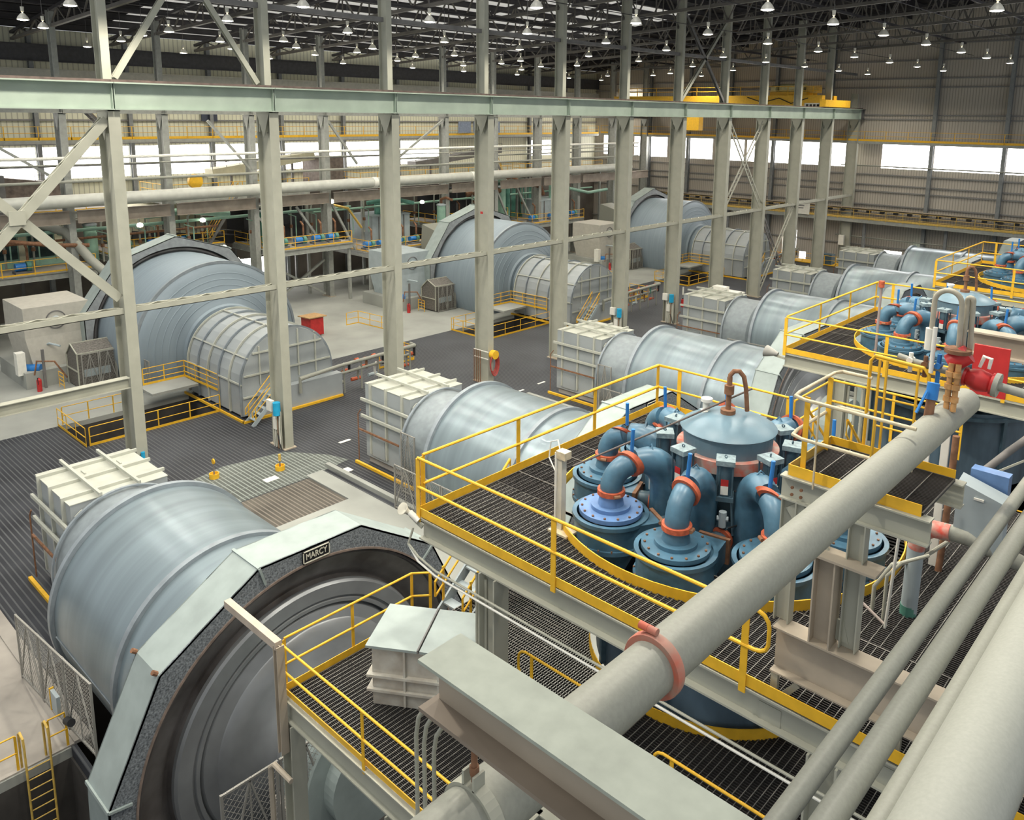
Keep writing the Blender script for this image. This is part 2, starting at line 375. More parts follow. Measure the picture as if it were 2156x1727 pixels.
# ================================================================== WALLS, WINDOWS, ROOF
XL, YE = -41.0, 85.0
def wall_panels(fixed, axis, a0, a1, z0, z1, wins, m, name, thick=0.25):
    """wall with openings; wins: (a0, a1, z0, z1)"""
    A = sorted({a0, a1} | {v for q in wins for v in q[:2]}); Z = sorted({z0, z1} | {v for q in wins for v in q[2:]})
    mb = MB()
    for (p, q, r, s_) in grid_rects(A, Z, wins):
        if axis == 'y': mb.box(fixed - thick, fixed, p, q, r, s_)
        else: mb.box(p, q, fixed, fixed + thick, r, s_)
    struct(mb, name, m)
wl = []
y = -14.0
while y < 54:
    wl.append((y + 0.2, y + S - 0.2, 12.0, 14.75)); y += S
wl.append((y + 0.2 + 15, y + 2 * S + 5, 12.4, 14.5))
lowl = [(24.2, 31.2, 0.6, 2.9), (-2, 1.5, 7.0, 8.6)]
wall_panels(XL, 'y', -22, YE, 10.2, 24.6, wl, WALLW, 'wall_left'); wall_panels(XL, 'y', -22, YE, -0.3, 10.2, lowl[:1], mat('lower_wall_shaded', (.15, .13, .11), .8, var=.3, scale=.4), 'wall_left')  # lower part coloured dark for the shade of the left aisle
we = []
for a, b in [(-39.3, -34.6), (-33.6, -27.8), (-27.2, -20.4), (-19.8, -15.6), (-15.2, -8.2), (-7.8, -0.9), (2.5, 8.05), (8.4, 15.45), (15.8, 23.0), (23.4, 30.5)]: we.append((a, b, 12.35, 15.35))
lowe = [(3.7, 5.8, 0.9, 2.6), (-9.3, -7.4, 0.0, 3.9), (-6.9, -6.0, 0, 1.2)]
wall_panels(YE, 'x', XL - .25, 34, -0.3, 32, we + lowe, WALLE, 'wall_end')
n = 1
for (a, b, c, d) in wl + lowl[:1]:
    p = struct(MB().box(XL - .2, XL - .1, a, b, c, d), 'window_%d' % n, PANE); n += 1
for (a, b, c, d) in we + lowe:
    p = struct(MB().box(a, b, YE + .1, YE + .2, c, d), 'window_%d' % n, PANE); n += 1
for z0, z1, m, lb in ((21.9, 23.3, 'roof', 'deep dark eave beam along the top of the left wall'), (20.3, 21.3, 'grey', 'grey beam below the dark eave beam on the left wall')):
    single(MB().ibeam((XL + .9, -14, (z0 + z1) / 2), (XL + .9, 84.5, (z0 + z1) / 2), .4, z1 - z0, .05), 'eave_beam', mat('eave_dark', (.05, .05, .055), .6, var=.2) if m == 'roof' else mat('eave_grey', (.40, .40, .36), .6, var=.1), lb, 'beam')
single(MB().box(XL + .1, XL + .5, -14, 84.5, 18.9, 19.15), 'cable_tray', WHT, 'pale strip of cable tray along the upper left wall', 'tray')
# girts and wall columns
g = MB()
for z in (2.9, 7.9, 9.5, 10.3, 11.5, 18.0, 18.5, 21.6, 22.6, 24.6, 26.4): g.box(XL, 34, YE - .22, YE - .0, z, z + .14)
struct(g, 'trim_11', mat('girt_steel', (0.26, 0.25, 0.24), 0.6, var=0.1))
g = MB()
for z in (11.6, 14.95, 17.0, 19.2, 22.0): g.box(XL, XL + .22, -22, YE, z, z + .14)
struct(g, 'trim_12', MATS['girt_steel'])
WC = mat('wall_column_steel', (0.24, 0.25, 0.25), 0.55, var=0.12)
xw = [-37.5, -30.6, -24.0, -17.7, -11.2, -4.0, 8.2, 15.6, 23.2, 30.8]
for i, x in enumerate(xw):
    lab = 'dark end-wall column, %s counting from the left corner' % ORD[i + 1]
    single(MB().ibeam((x, YE - .45, 0), (x, YE - .45, 29), .4, .45, .05, (0, 1, 0)), 'wall_column', WC, lab, 'column', 'columns of the end wall')
yw = [-14 + S * i for i in range(13)]
for i, y in enumerate(yw):
    lab = 'dark left-wall column, %s counting away from the camera' % ORD[i + 1]
    single(MB().ibeam((XL + .35, y, 0), (XL + .35, y, 24.5), .35, .45, .05, (1, 0, 0)), 'wall_column', WC, lab, 'column', 'columns of the left wall')
def roofz(x): return 24.8 + (x - XL) * 0.11
DECKGLOW = DECKLIT; DECKGLOW.node_tree.nodes['Principled BSDF'].inputs['Emission Color'].default_value = (1, .98, .92, 1); DECKGLOW.node_tree.nodes['Principled BSDF'].inputs['Emission Strength'].default_value = .28   # glow added to the deck for window light on the ceiling
rf = MB()
def rquad(x0, x1, y0, y1): 
    rf.prism([(x0, y0, roofz(x0)), (x1, y0, roofz(x1)), (x1, y1, roofz(x1)), (x0, y1, roofz(x0))], (0, 0, .12))
rquad(XL - .2, -9, 14, 60); struct(rf, 'ceiling', DECKGLOW); rf = MB(); rquad(XL - .2, -9, 60, YE + .2); rquad(XL - .2, -9, 3, 14); struct(rf, 'ceiling', DECKSHADE)
rf = MB(); rquad(-9, 34, 24, YE + .2); struct(rf, 'ceiling', DECKSHADE)
# purlins, one thing each, running along the hall
RFS = mat('roof_steel', (0.045, 0.042, 0.045), 0.65, var=0.25, scale=1.0)
i = 0
x = XL + 2.0
while x < 32:
    i += 1; y0 = 4 if x < -9 else 22
    single(MB().ibeam((x, y0, roofz(x) - .3), (x, YE, roofz(x) - .3), .2, .5, .03), 'roof_purlin', RFS, 'dark roof purlin, number %d from the left wall' % i, 'purlin', 'roof purlins')
    x += 2.9
# roof trusses across the hall at each column line
TRS = mat('truss_steel', (0.13, 0.12, 0.105), 0.6, var=0.2, scale=0.8)
def truss(y, x0, x1, lab):
    t = thing('roof_truss', (x0, y, 24.0), lab, 'truss', 'roof trusses')
    zb = lambda x: 23.6 + (x - XL) * 0.045; zt = lambda x: roofz(x) - .75
    MB().bar((x0, y, zb(x0)), (x1, y, zb(x1)), .28, .22, (0, 0, 1)).build('bottom_chord', TRS, t)
    MB().bar((x0, y, zt(x0)), (x1, y, zt(x1)), .28, .22, (0, 0, 1)).build('top_chord', RFS, t)
    wb = MB(); n = max(2, int((x1 - x0) / 3.2)); xs_ = [x0 + (x1 - x0) * i / n for i in range(n + 1)]
    for i in range(n):
        a, b = xs_[i], xs_[i + 1]; m_ = (a + b) / 2
        wb.bar((a, y, zb(a)), (m_, y, zt(m_)), .1, .1); wb.bar((m_, y, zt(m_)), (b, y, zb(b)), .1, .1); wb.bar((m_, y, zb(m_)), (m_, y, zt(m_)), .08, .08)
    wb.build('web_bars', TRS, t)
for k in range(1, 11):
    truss(k * S, -31, -1, 'dark roof truss over the main bay at the %s column line' % ORD[k + 1])
for k in range(4, 11):
    truss(k * S, 0.2, 34, 'dark roof truss over the ball mill bay at the %s column line' % ORD[k + 1])
for k in range(1, 11):
    truss(k * S, XL + .6, -32, 'dark roof truss over the far left aisle at the %s column line' % ORD[k + 1])
# lengthwise roof braces
for i, (x, z, lb) in enumerate([(-6.5, 25.0, 'above the inner lamp line'), (-15.5, 25.0, 'over the middle of the main bay'), (-25.0, 25.0, 'over the left part of the main bay'), (11.0, 26.2, 'over the ball mill bay'), (19.5, 26.8, 'over the right of the ball mill bay')]):
    single(MB().bar((x, 8 if x < 0 else 34, z), (x, 83, z), .16, .2, (0, 0, 1)), 'roof_tie', RFS, 'long dark roof tie ' + lb, 'brace')

# ================================================================== CRANE COLUMNS AND GIRDERS
def column(x, y, ztop, zlow, depth, label, group, m=STEEL, up=True, capcol=True):
    """H column: flanges face across the hall, web along X"""
    t = thing('steel_column', (x, y, 0), label, 'column', group)
    b = MB(); b.box(x - .045, x, y - .25, y + .25, 0, zlow); b.box(x - depth, x - depth + .045, y - .25, y + .25, 0, zlow)
    b.box(x - depth + .045, x - .045, y - .02, y + .02, 0, zlow); b.build('lower_shaft', m, t)
    MB().box(x - depth - .12, x + .12, y - .36, y + .36, 0, .06).build('base_plate', BROWN, t)
    if capcol:
        c = MB(); c.box(x - depth, x - .0, y - .28, y + .28, zlow - .04, zlow + .0); c.prism([(x - depth + .05, y - .25, zlow - .04), (x - .05, y - .25, zlow - .04), (x - depth / 2, y - .25, zlow - 1.3)], (0, .03, 0))
        for dx in (.4, .55, .8, .95): c.box(x - depth * dx - .03, x - depth * dx + .03, y - .245, y - .03, zlow - 1.0, zlow - .04)
        c.build('cap_stiffener', m, t)
    if up:
        ux = x - depth + .12; MBu = MB(); MBu.box(ux, ux + .04, y - .18, y + .18, zlow, ztop); MBu.box(ux + .72, ux + .76, y - .18, y + .18, zlow, ztop); MBu.box(ux + .04, ux + .72, y - .015, y + .015, zlow, ztop)
        MBu.build('upper_shaft', m, t)
    return t
COLA = 'front crane row columns'
for k in range(0, 12):
    column(0.0, k * S, 28.0 if k < 11 else 21, 18.0, 1.3, 'tall grey H-section column, %s from the left in the front crane row' % ORD[k + 1], COLA)
def crane_girder(x, y0, y1, z0, z1, label, m, rail=True, group=None):
    t = thing('crane_girder', (x, y0, z0), label, 'girder', group)
    b = MB(); b.box(x - .25, x + .25, y0, y1, z0, z0 + .05); b.box(x - .02, x + .02, y0, y1, z0 + .05, z1 - .06)
    b.build('plate_girder', m, t)
    MB().box(x - .42, x + .34, y0, y1, z1 - .06, z1).build('top_flange', m, t)
    if rail: MB().box(x - .13, x - .05, y0, y1, z1, z1 + .12).build('crane_rail', mat('crane_rail_steel', (.12, .085, .075), .6, var=.3), t)
    MB().box(x + .02, x + .2, y0 + .02, y0 + .05, z0 + .05, z1 - .06).build('stiffener', m, t); MB().box(x + .02, x + .2, y1 - .05, y1 - .02, z0 + .05, z1 - .06).build('stiffener', m, t)
    return t
for k in range(-1, 12):
    y0 = k * S if k >= 0 else -9.5; y1 = (k + 1) * S if k < 11 else 84.7
    if k == 11: continue
    nm = 'leftmost bay of the front girder row, before the first column' if k < 0 else 'bay %s of the front girder row, starting at the %s column' % (ORD[k + 1], ORD[k + 1])
    crane_girder(-.08, y0 + .01, y1 - .01, 18.02, 19.2, 'green-lit crane girder, ' + nm, GSTEEL, group='front crane girder bays')
crane_girder(-.08, 11 * S + .01, 84.8, 18.02, 19.2, 'short crane girder stub at the end wall', DSTEEL)
# second crane row
for k in range(-1, 12):
    column(-30.4, k * S, 25.2, 17.7, 1.15, 'grey steel column, %s from the left in the rear crane row' % ORD[k + 2], 'rear crane row columns', m=mat('rear_column_steel', (0.33, 0.34, 0.31), 0.6, var=0.12))
for k in range(-1, 11):
    crane_girder(-30.5, k * S + .01, (k + 1) * S - .01, 17.72, 18.9, 'dusty crane girder in the rear row, bay %s from the left' % ORD[k + 2], MATS['rear_column_steel'], group='rear crane girder bays')
# struts between the front columns
def strut(k, z, hgt, label, group, scallop=True):
    y0, y1 = (k * S + .25, (k + 1) * S - .25) if k >= 0 else (-9.0, -.25)
    t = thing('column_strut', (-.2, y0, z), label, 'strut', group)
    MB().box(-.16, -.12, y0, y1, z, z + hgt).box(-.36, -.12, y0, y1, z, z + .03).build('channel', STEEL, t)
    MB().box(-.62, -.58, y0, y1, z, z + hgt).build('rear_channel', STEEL, t)
    lc = MB(); n = 12 if k >= 0 else 13
    for i in range(n):
        a = y0 + (y1 - y0) * i / n; b = y0 + (y1 - y0) * (i + 1) / n; p, q = (-.16, -.58) if i % 2 else (-.58, -.16)
        lc.bar((p, a, z + hgt + .01), (q, b, z + hgt + .01), .07, .012, (0, 0, 1))
    lc.build('lacing', STEEL, t); return t
for k in range(-1, 11):
    nm = 'left of the first column' if k < 0 else 'between the %s and %s columns' % (ORD[k + 1], ORD[k + 2])
    strut(k, 8.87, .27, 'slim laced horizontal strut at mid height ' + nm, 'mid height column struts')
    if k >= 0: single(MB().bar((-.75, k * S + .2, 23.2), (-.75, (k + 1) * S - .2, 23.2), .22, .26, (0, 0, 1)), 'upper_strut', DSTEEL, 'dark horizontal tie high up ' + nm, 'strut', 'upper column ties')
t = thing('column_strut', (-.1, -9, 5.4), 'low thick beam meeting the first column from the left edge', 'strut')
MB().ibeam((-.2, -9.2, 5.65), (-.2, -.27, 5.65), .42, .5, .03).build('beam', STEEL, t)
def laced(p, q, wdt, label, m, group=None, nrm=(1, 0, 0)):
    p = Vector(p); q = Vector(q); d = (q - p).normalized(); nv = Vector(nrm); s_ = d.cross(nv).normalized() * (wdt / 2)
    t = thing('laced_brace', tuple(p), label, 'brace', group)
    MB().bar(p + s_, q + s_, .14, .07, nv).build('chord', m, t); MB().bar(p - s_, q - s_, .14, .07, nv).build('chord', m, t)
    lc = MB(); L = (q - p).length; n = int(L / (wdt * 1.0))
    for i in range(n):
        sg = 1 if i % 2 else -1; lc.bar(p + d * (L * i / n) + s_ * sg, p + d * (L * (i + 1) / n) - s_ * sg, .06, .02, nv)
    lc.build('lacing', m, t); return t
def channel_brace(p, q, wdt, label, m, off=-.45, group=None):
    t = thing('channel_brace', tuple(p), label, 'brace', group); p = Vector(p); q = Vector(q)
    d = (q - p).normalized(); nv = Vector((1, 0, 0)); s_ = d.cross(nv).normalized()
    MB().bar(p, q, wdt, .05, nv).build('face_channel', m, t)
    MB().bar(p + nv * off, q + nv * off, wdt * .8, .05, nv).build('back_channel', m, t)
    lc = MB(); L = (q - p).length; n = int(L / .9)
    for i in range(n):
        for sg in (1, -1):
            a = p + d * (L * i / n) + s_ * sg * wdt * .4; b = p + d * (L * (i + .8) / n) + s_ * sg * wdt * .4 + nv * off; lc.bar(a, b, .09, .012, s_)
    lc.build('lacing', m, t); return t
channel_brace((-.2, -.25, 17.6), (-.2, -8.6, 8.3), .40, 'wide diagonal brace falling left from the top of the first column', STEEL)
channel_brace((-.3, -.3, 9.6), (-.3, -8.6, 18.6), .40, 'wide diagonal brace rising left from the middle of the first column', STEEL)
single(MB().box(-.16, -.1, -4.35, -3.75, 13.3, 13.9), 'gusset_plate', STEEL, 'bolted gusset plate where the two wide braces cross', 'plate')
YY = S
laced((-.3, 7 * YY + .3, 17.6), (-.3, 8 * YY - .3, 9.5), .5, 'laced diagonal from the top of the eighth column', STEEL)
laced((-.5, 8 * YY - .3, 17.6), (-.5, 7 * YY + .3, 9.5), .5, 'laced diagonal from the top of the ninth column', STEEL)
laced((-.3, 8 * YY + .3, .3), (-.3, 9 * YY - .3, 9.0), .5, 'laced diagonal rising from the foot of the ninth column', STEEL)
laced((-.6, 9 * YY - .3, .3), (-.6, 8 * YY + .3, 9.0), .5, 'thin dark laced diagonal crossing below mid height near the ninth column', DSTEEL)
for i, (y0, z0, y1, z1, lb) in enumerate([(3.7, 24.5, .4, 19.4, 'left leg of the chevron above the first girder bay'), (3.9, 24.5, 7.2, 19.4, 'right leg of the chevron above the first girder bay'), (6 * S + .3, 19.4, 7 * S, 26.8, 'diagonal rising right above the seventh column'), (7 * S - .2, 19.4, 6 * S + .2, 26.8, 'diagonal rising left above the eighth column')]):
    single(MB().ibeam((-.72, y0, z0), (-.72, y1, z1), .25, .22, .02, (1, 0, 0)), 'upper_brace', STEEL if i != 3 else DSTEEL, 'steel angle brace, ' + lb, 'brace')

# ================================================================== HIGH BAY LAMPS
LX = {-33.8: [11, 18.7, 26.8, 34.9, 43.8, 51.3, 60.2, 70.1, 77, 83], -25.5: [10.4, 18.8, 26.4, 35.3, 43.7, 52.3, 59.5, 67.7], -19.6: [3.6, 9.5, 14.9, 21, 26.6, 32.7, 43.3, 49.0, 69.0],
      -15.3: [1.3, 9.4, 17.4, 25, 33.4, 41.5, 49.6, 66.2, 72.9], -6.1: [.7, 8.6, 16.4, 24.3, 31.8, 40.1, 47.2, 56.2, 64.1], 2.8: [7.8, 15.5, 23.2, 31, 38.3, 46.6, 54, 61.9, 69.9, 77.7],
      11.5: [14.6, 22.4, 29.7, 37.3, 45.2, 52, 59.8, 66.9, 74.7], 19.6: [21.4, 28.7, 35.9, 43.5, 51.3, 58, 65.3], 27.6: [27.6, 35.4]}
LN = {-33.8: 'over the far left aisle', -25.5: 'over the rear of the large mills', -19.6: 'over the large mill gears', -15.3: 'over the middle of the main bay', -6.1: 'just inside the front column row', 2.8: 'just in front of the column row', 11.5: 'over the ball mill drums', 19.6: 'over the ball mill gears', 27.6: 'at the top right over the cyclones'}
lamp0 = None
for x, ysl in LX.items():
    for i, y in enumerate(ysl):
        lab = 'glowing high bay lamp, %s from the front %s' % (ORD[i + 1], LN[x])
        if lamp0 is None:
            t = thing('high_bay_lamp', (x, y, 22.9), lab, 'lamp', 'high bay lamps')
            MB().lathe((x, y, 22.9), (0, 0, 1), [(.0, .30), (.02, .31), (.05, .30), (.16, .25), (.27, .16), (.33, .11), (.35, .07)], 24).build('shade', SHADE, t)
            MB().lathe((x, y, 22.9), (0, 0, 1), [(-.05, .0), (-.045, .12), (-.02, .24), (.012, .298), (.03, .29)], 24).build('bulb', BULB, t)
            MB().cyl((x, y, 23.24), (x, y, 23.34), .04, .04, 8).cyl((x, y, 23.34), (x, y, 23.60), .08, .10, 12).build('ballast', SHADE, t)
            MB().cyl((x, y, 23.62), (x, y, 25.0), .012, n=6).build('hanger', DSTEEL, t)
            bl = bay_light('bay_light', (0, 0, -.02)); bl.parent = t
            lamp0 = t; p0 = Vector((x, y, 0))
        else: dup(lamp0, (x - p0.x, y - p0.y, 0), lab)

for x in LX: single(MB().cyl((x, 0, 25.0), (x, 84.5, 25.0), .03, n=6), 'lamp_conduit', RFS, 'thin dark conduit carrying the lamps ' + LN[x], 'conduit', None)
# ================================================================== BALL MILLS
def ball_mill(k):
    Y = YM[k]; Z = 1.95
    nm = ['nearest ball mill, bottom left, with its gear guard facing the camera', 'second ball mill, partly hidden by the nearest yellow-railed platform', 'third ball mill from the front, pale shell in the picture centre right', 'fourth ball mill from the front, beside the second platform', 'fifth ball mill from the front, dark blue-grey shell', 'farthest ball mill, near the end wall'][k]
    t = thing('ball_mill', (15, Y, -1.6), nm, 'mill', 'ball mills')
    c = (0, Y, Z); ax = (1, 0, 0)
    sh = MB().lathe(c, ax, [(11.05, 1.2), (11.05, 3.36), (11.4, 3.4), (16.0, 3.4), (19.9, 3.4), (20.35, 3.3)], 96); sh.build('shell', MILL, t)
    for i, x in enumerate((11.0, 16.05)):
        MB().lathe(c, ax, [(x, 3.38), (x, 3.52), (x + .2, 3.52), (x + .2, 3.38)], 96, smooth=False).build('flange_ring', RING, t)
    if k == 0:
        sm = MB(); 
        for a in (186, 246):
            p = arc((11.25, Y, Z), 3.405, a, a + .1, 1, (0, 1, 0), (0, 0, 1))[0]; q = p + Vector((4.8, 0, 0)); sm.bar(p, q, .05, .02)
            break
        sm.build('shell_seam', RING, t)
    # feed end cover and trunnion
    MB().lathe(c, ax, [(8.1, 2.4), (10.2, 2.4), (10.4, 2.25), (10.4, 1.3), (11.1, 1.3)], 64).build('feed_trunnion_cover', mat('trunnion_cover_paint', (.27, .31, .33), .45, .2, var=.12), t)
    MB().lathe(c, ax, [(8.2, 2.5), (8.2, 2.56), (8.32, 2.56), (8.32, 2.5)], 64).build('cover_band', RING, t)
    # gear guard: faceted casing round the ring gear
    R = 5.35; x0, x1 = 19.65, 20.9
    angs = [-22, 10, 42, 73.5, 106, 138, 170, 202]
    P = [(R * math.cos(R_(a)), R * math.sin(R_(a))) for a in angs]
    P = [(R * 1.0, -2.6)] + P[1:-1] + [(-R * 1.0, -2.6)]
    gm = MB(); 
    for (a, b) in zip(P[:-1], P[1:]):
        # outer skin panel
        q = [(x0, Y + a[0], Z + a[1]), (x1, Y + a[0], Z + a[1]), (x1, Y + b[0], Z + b[1]), (x0, Y + b[0], Z + b[1])]
        n_ = Vector((0, (a[0] + b[0]) / 2, (a[1] + b[1]) / 2)).normalized() * -.05
        gm.prism(q, n_)
    gm.build('gear_guard_top', GUARD, t)
    def face(x, th, m, nm2, ri):
        f = MB(); inner = []; outer = []
        for (a, b) in zip(P[:-1], P[1:]):
            for s_ in range(6):
                u = s_ / 6; p = (a[0] + (b[0] - a[0]) * u, a[1] + (b[1] - a[1]) * u); outer.append(p); l = math.hypot(*p); inner.append((p[0] / l * ri, p[1] / l * ri))
        p = P[-1]; outer.append(p); l = math.hypot(*p); inner.append((p[0] / l * ri, p[1] / l * ri))
        n = len(outer); vs_ = [(x, Y + a, Z + b) for a, b in outer] + [(x, Y + a, Z + b) for a, b in inner] + [(x + th, Y + a, Z + b) for a, b in outer] + [(x + th, Y + a, Z + b) for a, b in inner]
        fs = []
        for i in range(n - 1): fs += [(i, i + 1, n + i + 1, n + i), (2 * n + i, 3 * n + i, 3 * n + i + 1, 2 * n + i + 1), (n + i, n + i + 1, 3 * n + i + 1, 3 * n + i), (i, 2 * n + i, 2 * n + i + 1, i + 1)]
        f.add(vs_, fs); f.build(nm2, m, t)
    face(x1 - .04, .04, GFACE, 'gear_guard_face', 4.72); face(x0, .04, GUARD, 'gear_guard_back', 3.6)
    MB().lathe(c, ax, [(x1 - .02, 4.69), (x1 + .035, 4.69), (x1 + .035, 4.74), (x1 - .02, 4.74)], 96, closed=True).build('guard_rim', mat('rim_rust', (.22, .17, .14), .6, var=.25, scale=5), t)
    if k < 3:
        for i, (a, b) in enumerate(P[1:-1]):
            if i in (2,): continue
            r = MB(); u = Vector((0, a, b)).normalized(); p = Vector((x0 - .03, Y + a, Z + b))
            if i == 4 and k == 0:
                for dx in (.02, x1 - x0 - .1): MB().cyl(p + u * .0 + Vector((dx, 0, 0)), p + u * .12 + Vector((dx, 0, 0)), .06, n=8).build('lifting_bolt', RUST, t)
                continue
            r.bar(p + u * .01, p + u * .01 + Vector((x1 - x0 + .06, 0, 0)), .07, .05, u)
            q = Vector((x1 + .03, Y + a, Z + b)); r.bar(q, q - u * .5, .06, .05, (1, 0, 0)); sm_ = r.build('guard_joint', GUARD, t)
            if k == 0 and i in (4,): MB().cyl(p + u * .06 + Vector((x1 - x0 - .12, 0, 0)), p + u * .2 + Vector((x1 - x0 - .12, 0, 0)), .07, n=8).build('lifting_bolt', RUST, sm_)
    # gear, shell end flange and discharge head seen inside the guard
    MB().lathe(c, ax, [(20.0, 3.4), (20.0, 4.62), (20.1, 4.66), (20.86, 4.66), (20.86, 4.60), (20.72, 4.56), (20.62, 4.30), (20.52, 4.05), (20.40, 3.92), (20.38, 3.84), (20.52, 3.76)], 96).build('ring_gear', GEAR, t)
    MB().lathe(c, ax, [(20.45, 3.78), (20.60, 3.76), (20.66, 3.70), (20.66, 3.34), (20.60, 3.32), (20.60, 3.27), (20.66, 3.25), (20.66, 3.16), (20.58, 3.14), (20.5, 3.12)], 96).build('head_flange', HEAD, t)
    MB().lathe(c, ax, [(20.5, 3.13), (20.62, 3.05), (20.72, 2.75), (20.76, 2.72), (20.95, 2.3), (20.95, 2.27), (21.25, 1.75), (21.4, 1.55), (21.55, 1.5), (22.6, 1.5)], 96).build('discharge_head', HEAD, t)
    MB().lathe(c, ax, [(21.8, 1.45), (21.8, 1.75), (23.1, 1.75), (23.1, 1.3), (23.5, 1.3), (23.5, 0)], 48, smooth=False).build('trunnion_bearing', GUARD, t)
    MB().box(21.8, 22.85, Y - 1.9, Y + 1.9, -6.9, Z - .4).build('pedestal', CONCD, t)
    if k < 2:
        pl = MB()
        # nameplate on the top facet of the guard face
        pl.box(x1 + .0, x1 + .05, Y - .30, Y + .48, 6.71, 7.04); q = pl.build('nameplate', PLATE, t)
        fr = MB()
        for (a, b, c_, d_) in ((-.30, .48, 6.71, 6.735), (-.30, .48, 7.015, 7.04), (-.30, -.275, 6.71, 7.04), (.455, .48, 6.71, 7.04)): fr.box(x1 + .05, x1 + .07, Y + a, Y + b, c_, d_)
        fr.build('nameplate_border', PLATEW, q)
        text_mesh('MARCY', .23, 'nameplate_lettering', PLATEW, q, (x1 + .055, Y + .09, 6.872), (0, 1, 0), (0, 0, 1), .008, .62)
    return t
for k in range(6): ball_mill(k)
# ================================================================== FEED BOXES
def feed_box(k):
    Y = YM[k]; x0, x1, y0, y1, h = 4.35, 8.0, Y - 1.7, Y + 1.7, 4.28
    nm = ['cream-topped ribbed steel feed box at the nearest ball mill', 'ribbed steel feed box of the second ball mill', 'ribbed steel feed box of the third ball mill', 'ribbed steel feed box of the fourth ball mill', 'ribbed steel feed box of the fifth ball mill', 'ribbed steel feed box of the farthest ball mill'][k]
    t = thing('feed_box', (6.2, Y, 0), nm, 'feed box', 'ball mill feed boxes')
    MB().box(x0, x1, y0, y1, .35, h).build('casing', BOXP, t)
    tp = MB().box(x0 - .02, x1 + .02, y0 - .02, y1 + .02, h, h + .03); tp.build('lid', RIBP, t)
    for x in (4.85, 6.15, 7.45):
        r = MB(); r.box(x - .05, x + .05, y0 - .12, y1 + .12, h + .03, h + .15); r.box(x - .05, x + .05, y0 - .12, y0, .6, h + .03); r.build('vertical_rib', RIBP, t)
    for y in (y0 + .95, y0 + 2.3):
        MB().box(x0 - .25, x1 + .25, y - .05, y + .05, h + .15, h + .27).build('roof_rib', RIBP, t)
    for z in (3.45, 2.55):
        MB().box(x0 - .2, x1 + .1, y0 - .2, y0 - .1, z - .07, z + .07).box(x1 + .0, x1 + .1, y0 - .1, y1, z - .07, z + .07).build('waist_rib', RIBP, t)
    MB().box(x0 - .3, x1 + .1, y0 - .28, y0 - .2, 1.75, 1.83).build('rusty_waist_rail', RUST, t)
    MB().box(x0 + .5, x0 + 1.6, y0 - .05, y0, .5, 1.5).build('access_hatch', BOXP, t)
    for (a, b) in ((-1, y0 + 1.3), (-1, y0 + 2.6)): MB().box(5.3, 5.7, b - .03, b + .03, h + .03, h + .08).build('lid_handle', RIBP, t)
    MB().box(x0 + .1, x1 - .1, y0 + .1, y1 - .1, 0, .35).build('plinth', CONCD, t)
    MB().tube([(x0 - .35, y0 - .25, 0), (x0 - .35, y0 - .25, 2.6), (x0 - .1, y0 - .25, 2.9)], .03, 8).build('drain_pipe', RUST, t)
    MB().tube([(x1 + .12, y0 + .1, 3.1), (x1 + .12, y0 + .1, 3.9), (x1 + .12, y0 + .3, 4.05), (x1 + .12, y1 - .9, 4.05)], .025, 8).build('side_rail', RIBP, t)
    if k < 3: single(MB().box(x0 - .3, x1 + 1.0, y0 - .55, y0 - .42, 0, .14), 'kick_kerb', YEL, 'yellow kick kerb along the foot of the %s feed box' % ORD[k + 1], 'kerb', 'feed box kerbs')
    return t
for k in range(6): feed_box(k)
# ================================================================== CHAIN LINK GUARD FENCES
MESHW = mat('fence_wire', (0.33, 0.32, 0.29), 0.6, .3, var=0.1)
def fence(p, q, h, label, panels=2, group=None, pitch=.16, m=MATS['fence_wire'], zig=True):
    p = Vector(p); q = Vector(q); t = thing('guard_fence', tuple(p), label, 'fence', group); d = (q - p); L = d.length; d.normalize(); up = Vector((0, 0, 1))
    for i in range(panels):
        a = p + d * (L * i / panels + .05); b = p + d * (L * (i + 1) / panels - .05)
        MB().bar(a, a + up * h, .06, .06).build('post', MATS['fence_wire'], t); MB().bar(b, b + up * h, .06, .06).build('post', m, t)
        MB().bar(a + up * (h - .03), b + up * (h - .03), .05, .05).build('top_bar', m, t); MB().bar(a + up * .1, b + up * .1, .05, .05).build('bottom_bar', m, t)
        if zig:
            mm = (a + b) / 2; z_ = MB().bar(a + up * .12, mm + up * (h - .05), .04, .04).bar(mm + up * (h - .05), b + up * .12, .04, .04); z_.bar(mm + up * .1, mm + up * h, .03, .03); z_.build('cross_bar', m, t)
        W = (b - a).length; wr = MB(); n = int((W + h) / pitch)
        for j in range(1, n):
            c = j * pitch
            for sgn in (0, 1):
                s0, z0 = max(0, c - h), min(h, c); s1, z1 = min(W, c), max(0, c - W)
                if sgn: s0, s1 = W - s0, W - s1
                wr.bar(a + d * s0 + up * z0, a + d * s1 + up * z1, .008, .008)
        wr.build('wire_mesh', m, t)
    return t
fence((10.3, -8.05, .1), (16.9, -8.05, 1.1), 2.25, 'chain link guard fence along the left of the nearest mill', 3, 'mill guard fences')
for k in range(1, 5):
    fence((9.6, YM[k] - 3.95, .0), (16.2, YM[k] - 3.95, .0), 2.2, 'chain link guard fence in front of the %s ball mill' % ORD[k + 1], 4, 'mill guard fences')
for k in range(1, 3):
    fence((8.5, YM[k] - 2.7, 0), (9.6, YM[k] - 2.7, 0), 3.1, 'tall narrow cage beside the feed box of the %s ball mill' % ORD[k + 1], 1, 'feed end cages')
fence((23.0, -7.6, 1.0), (23.0, -4.8, 1.0), 2.6, 'chain link guard at the discharge end of the nearest mill', 2)

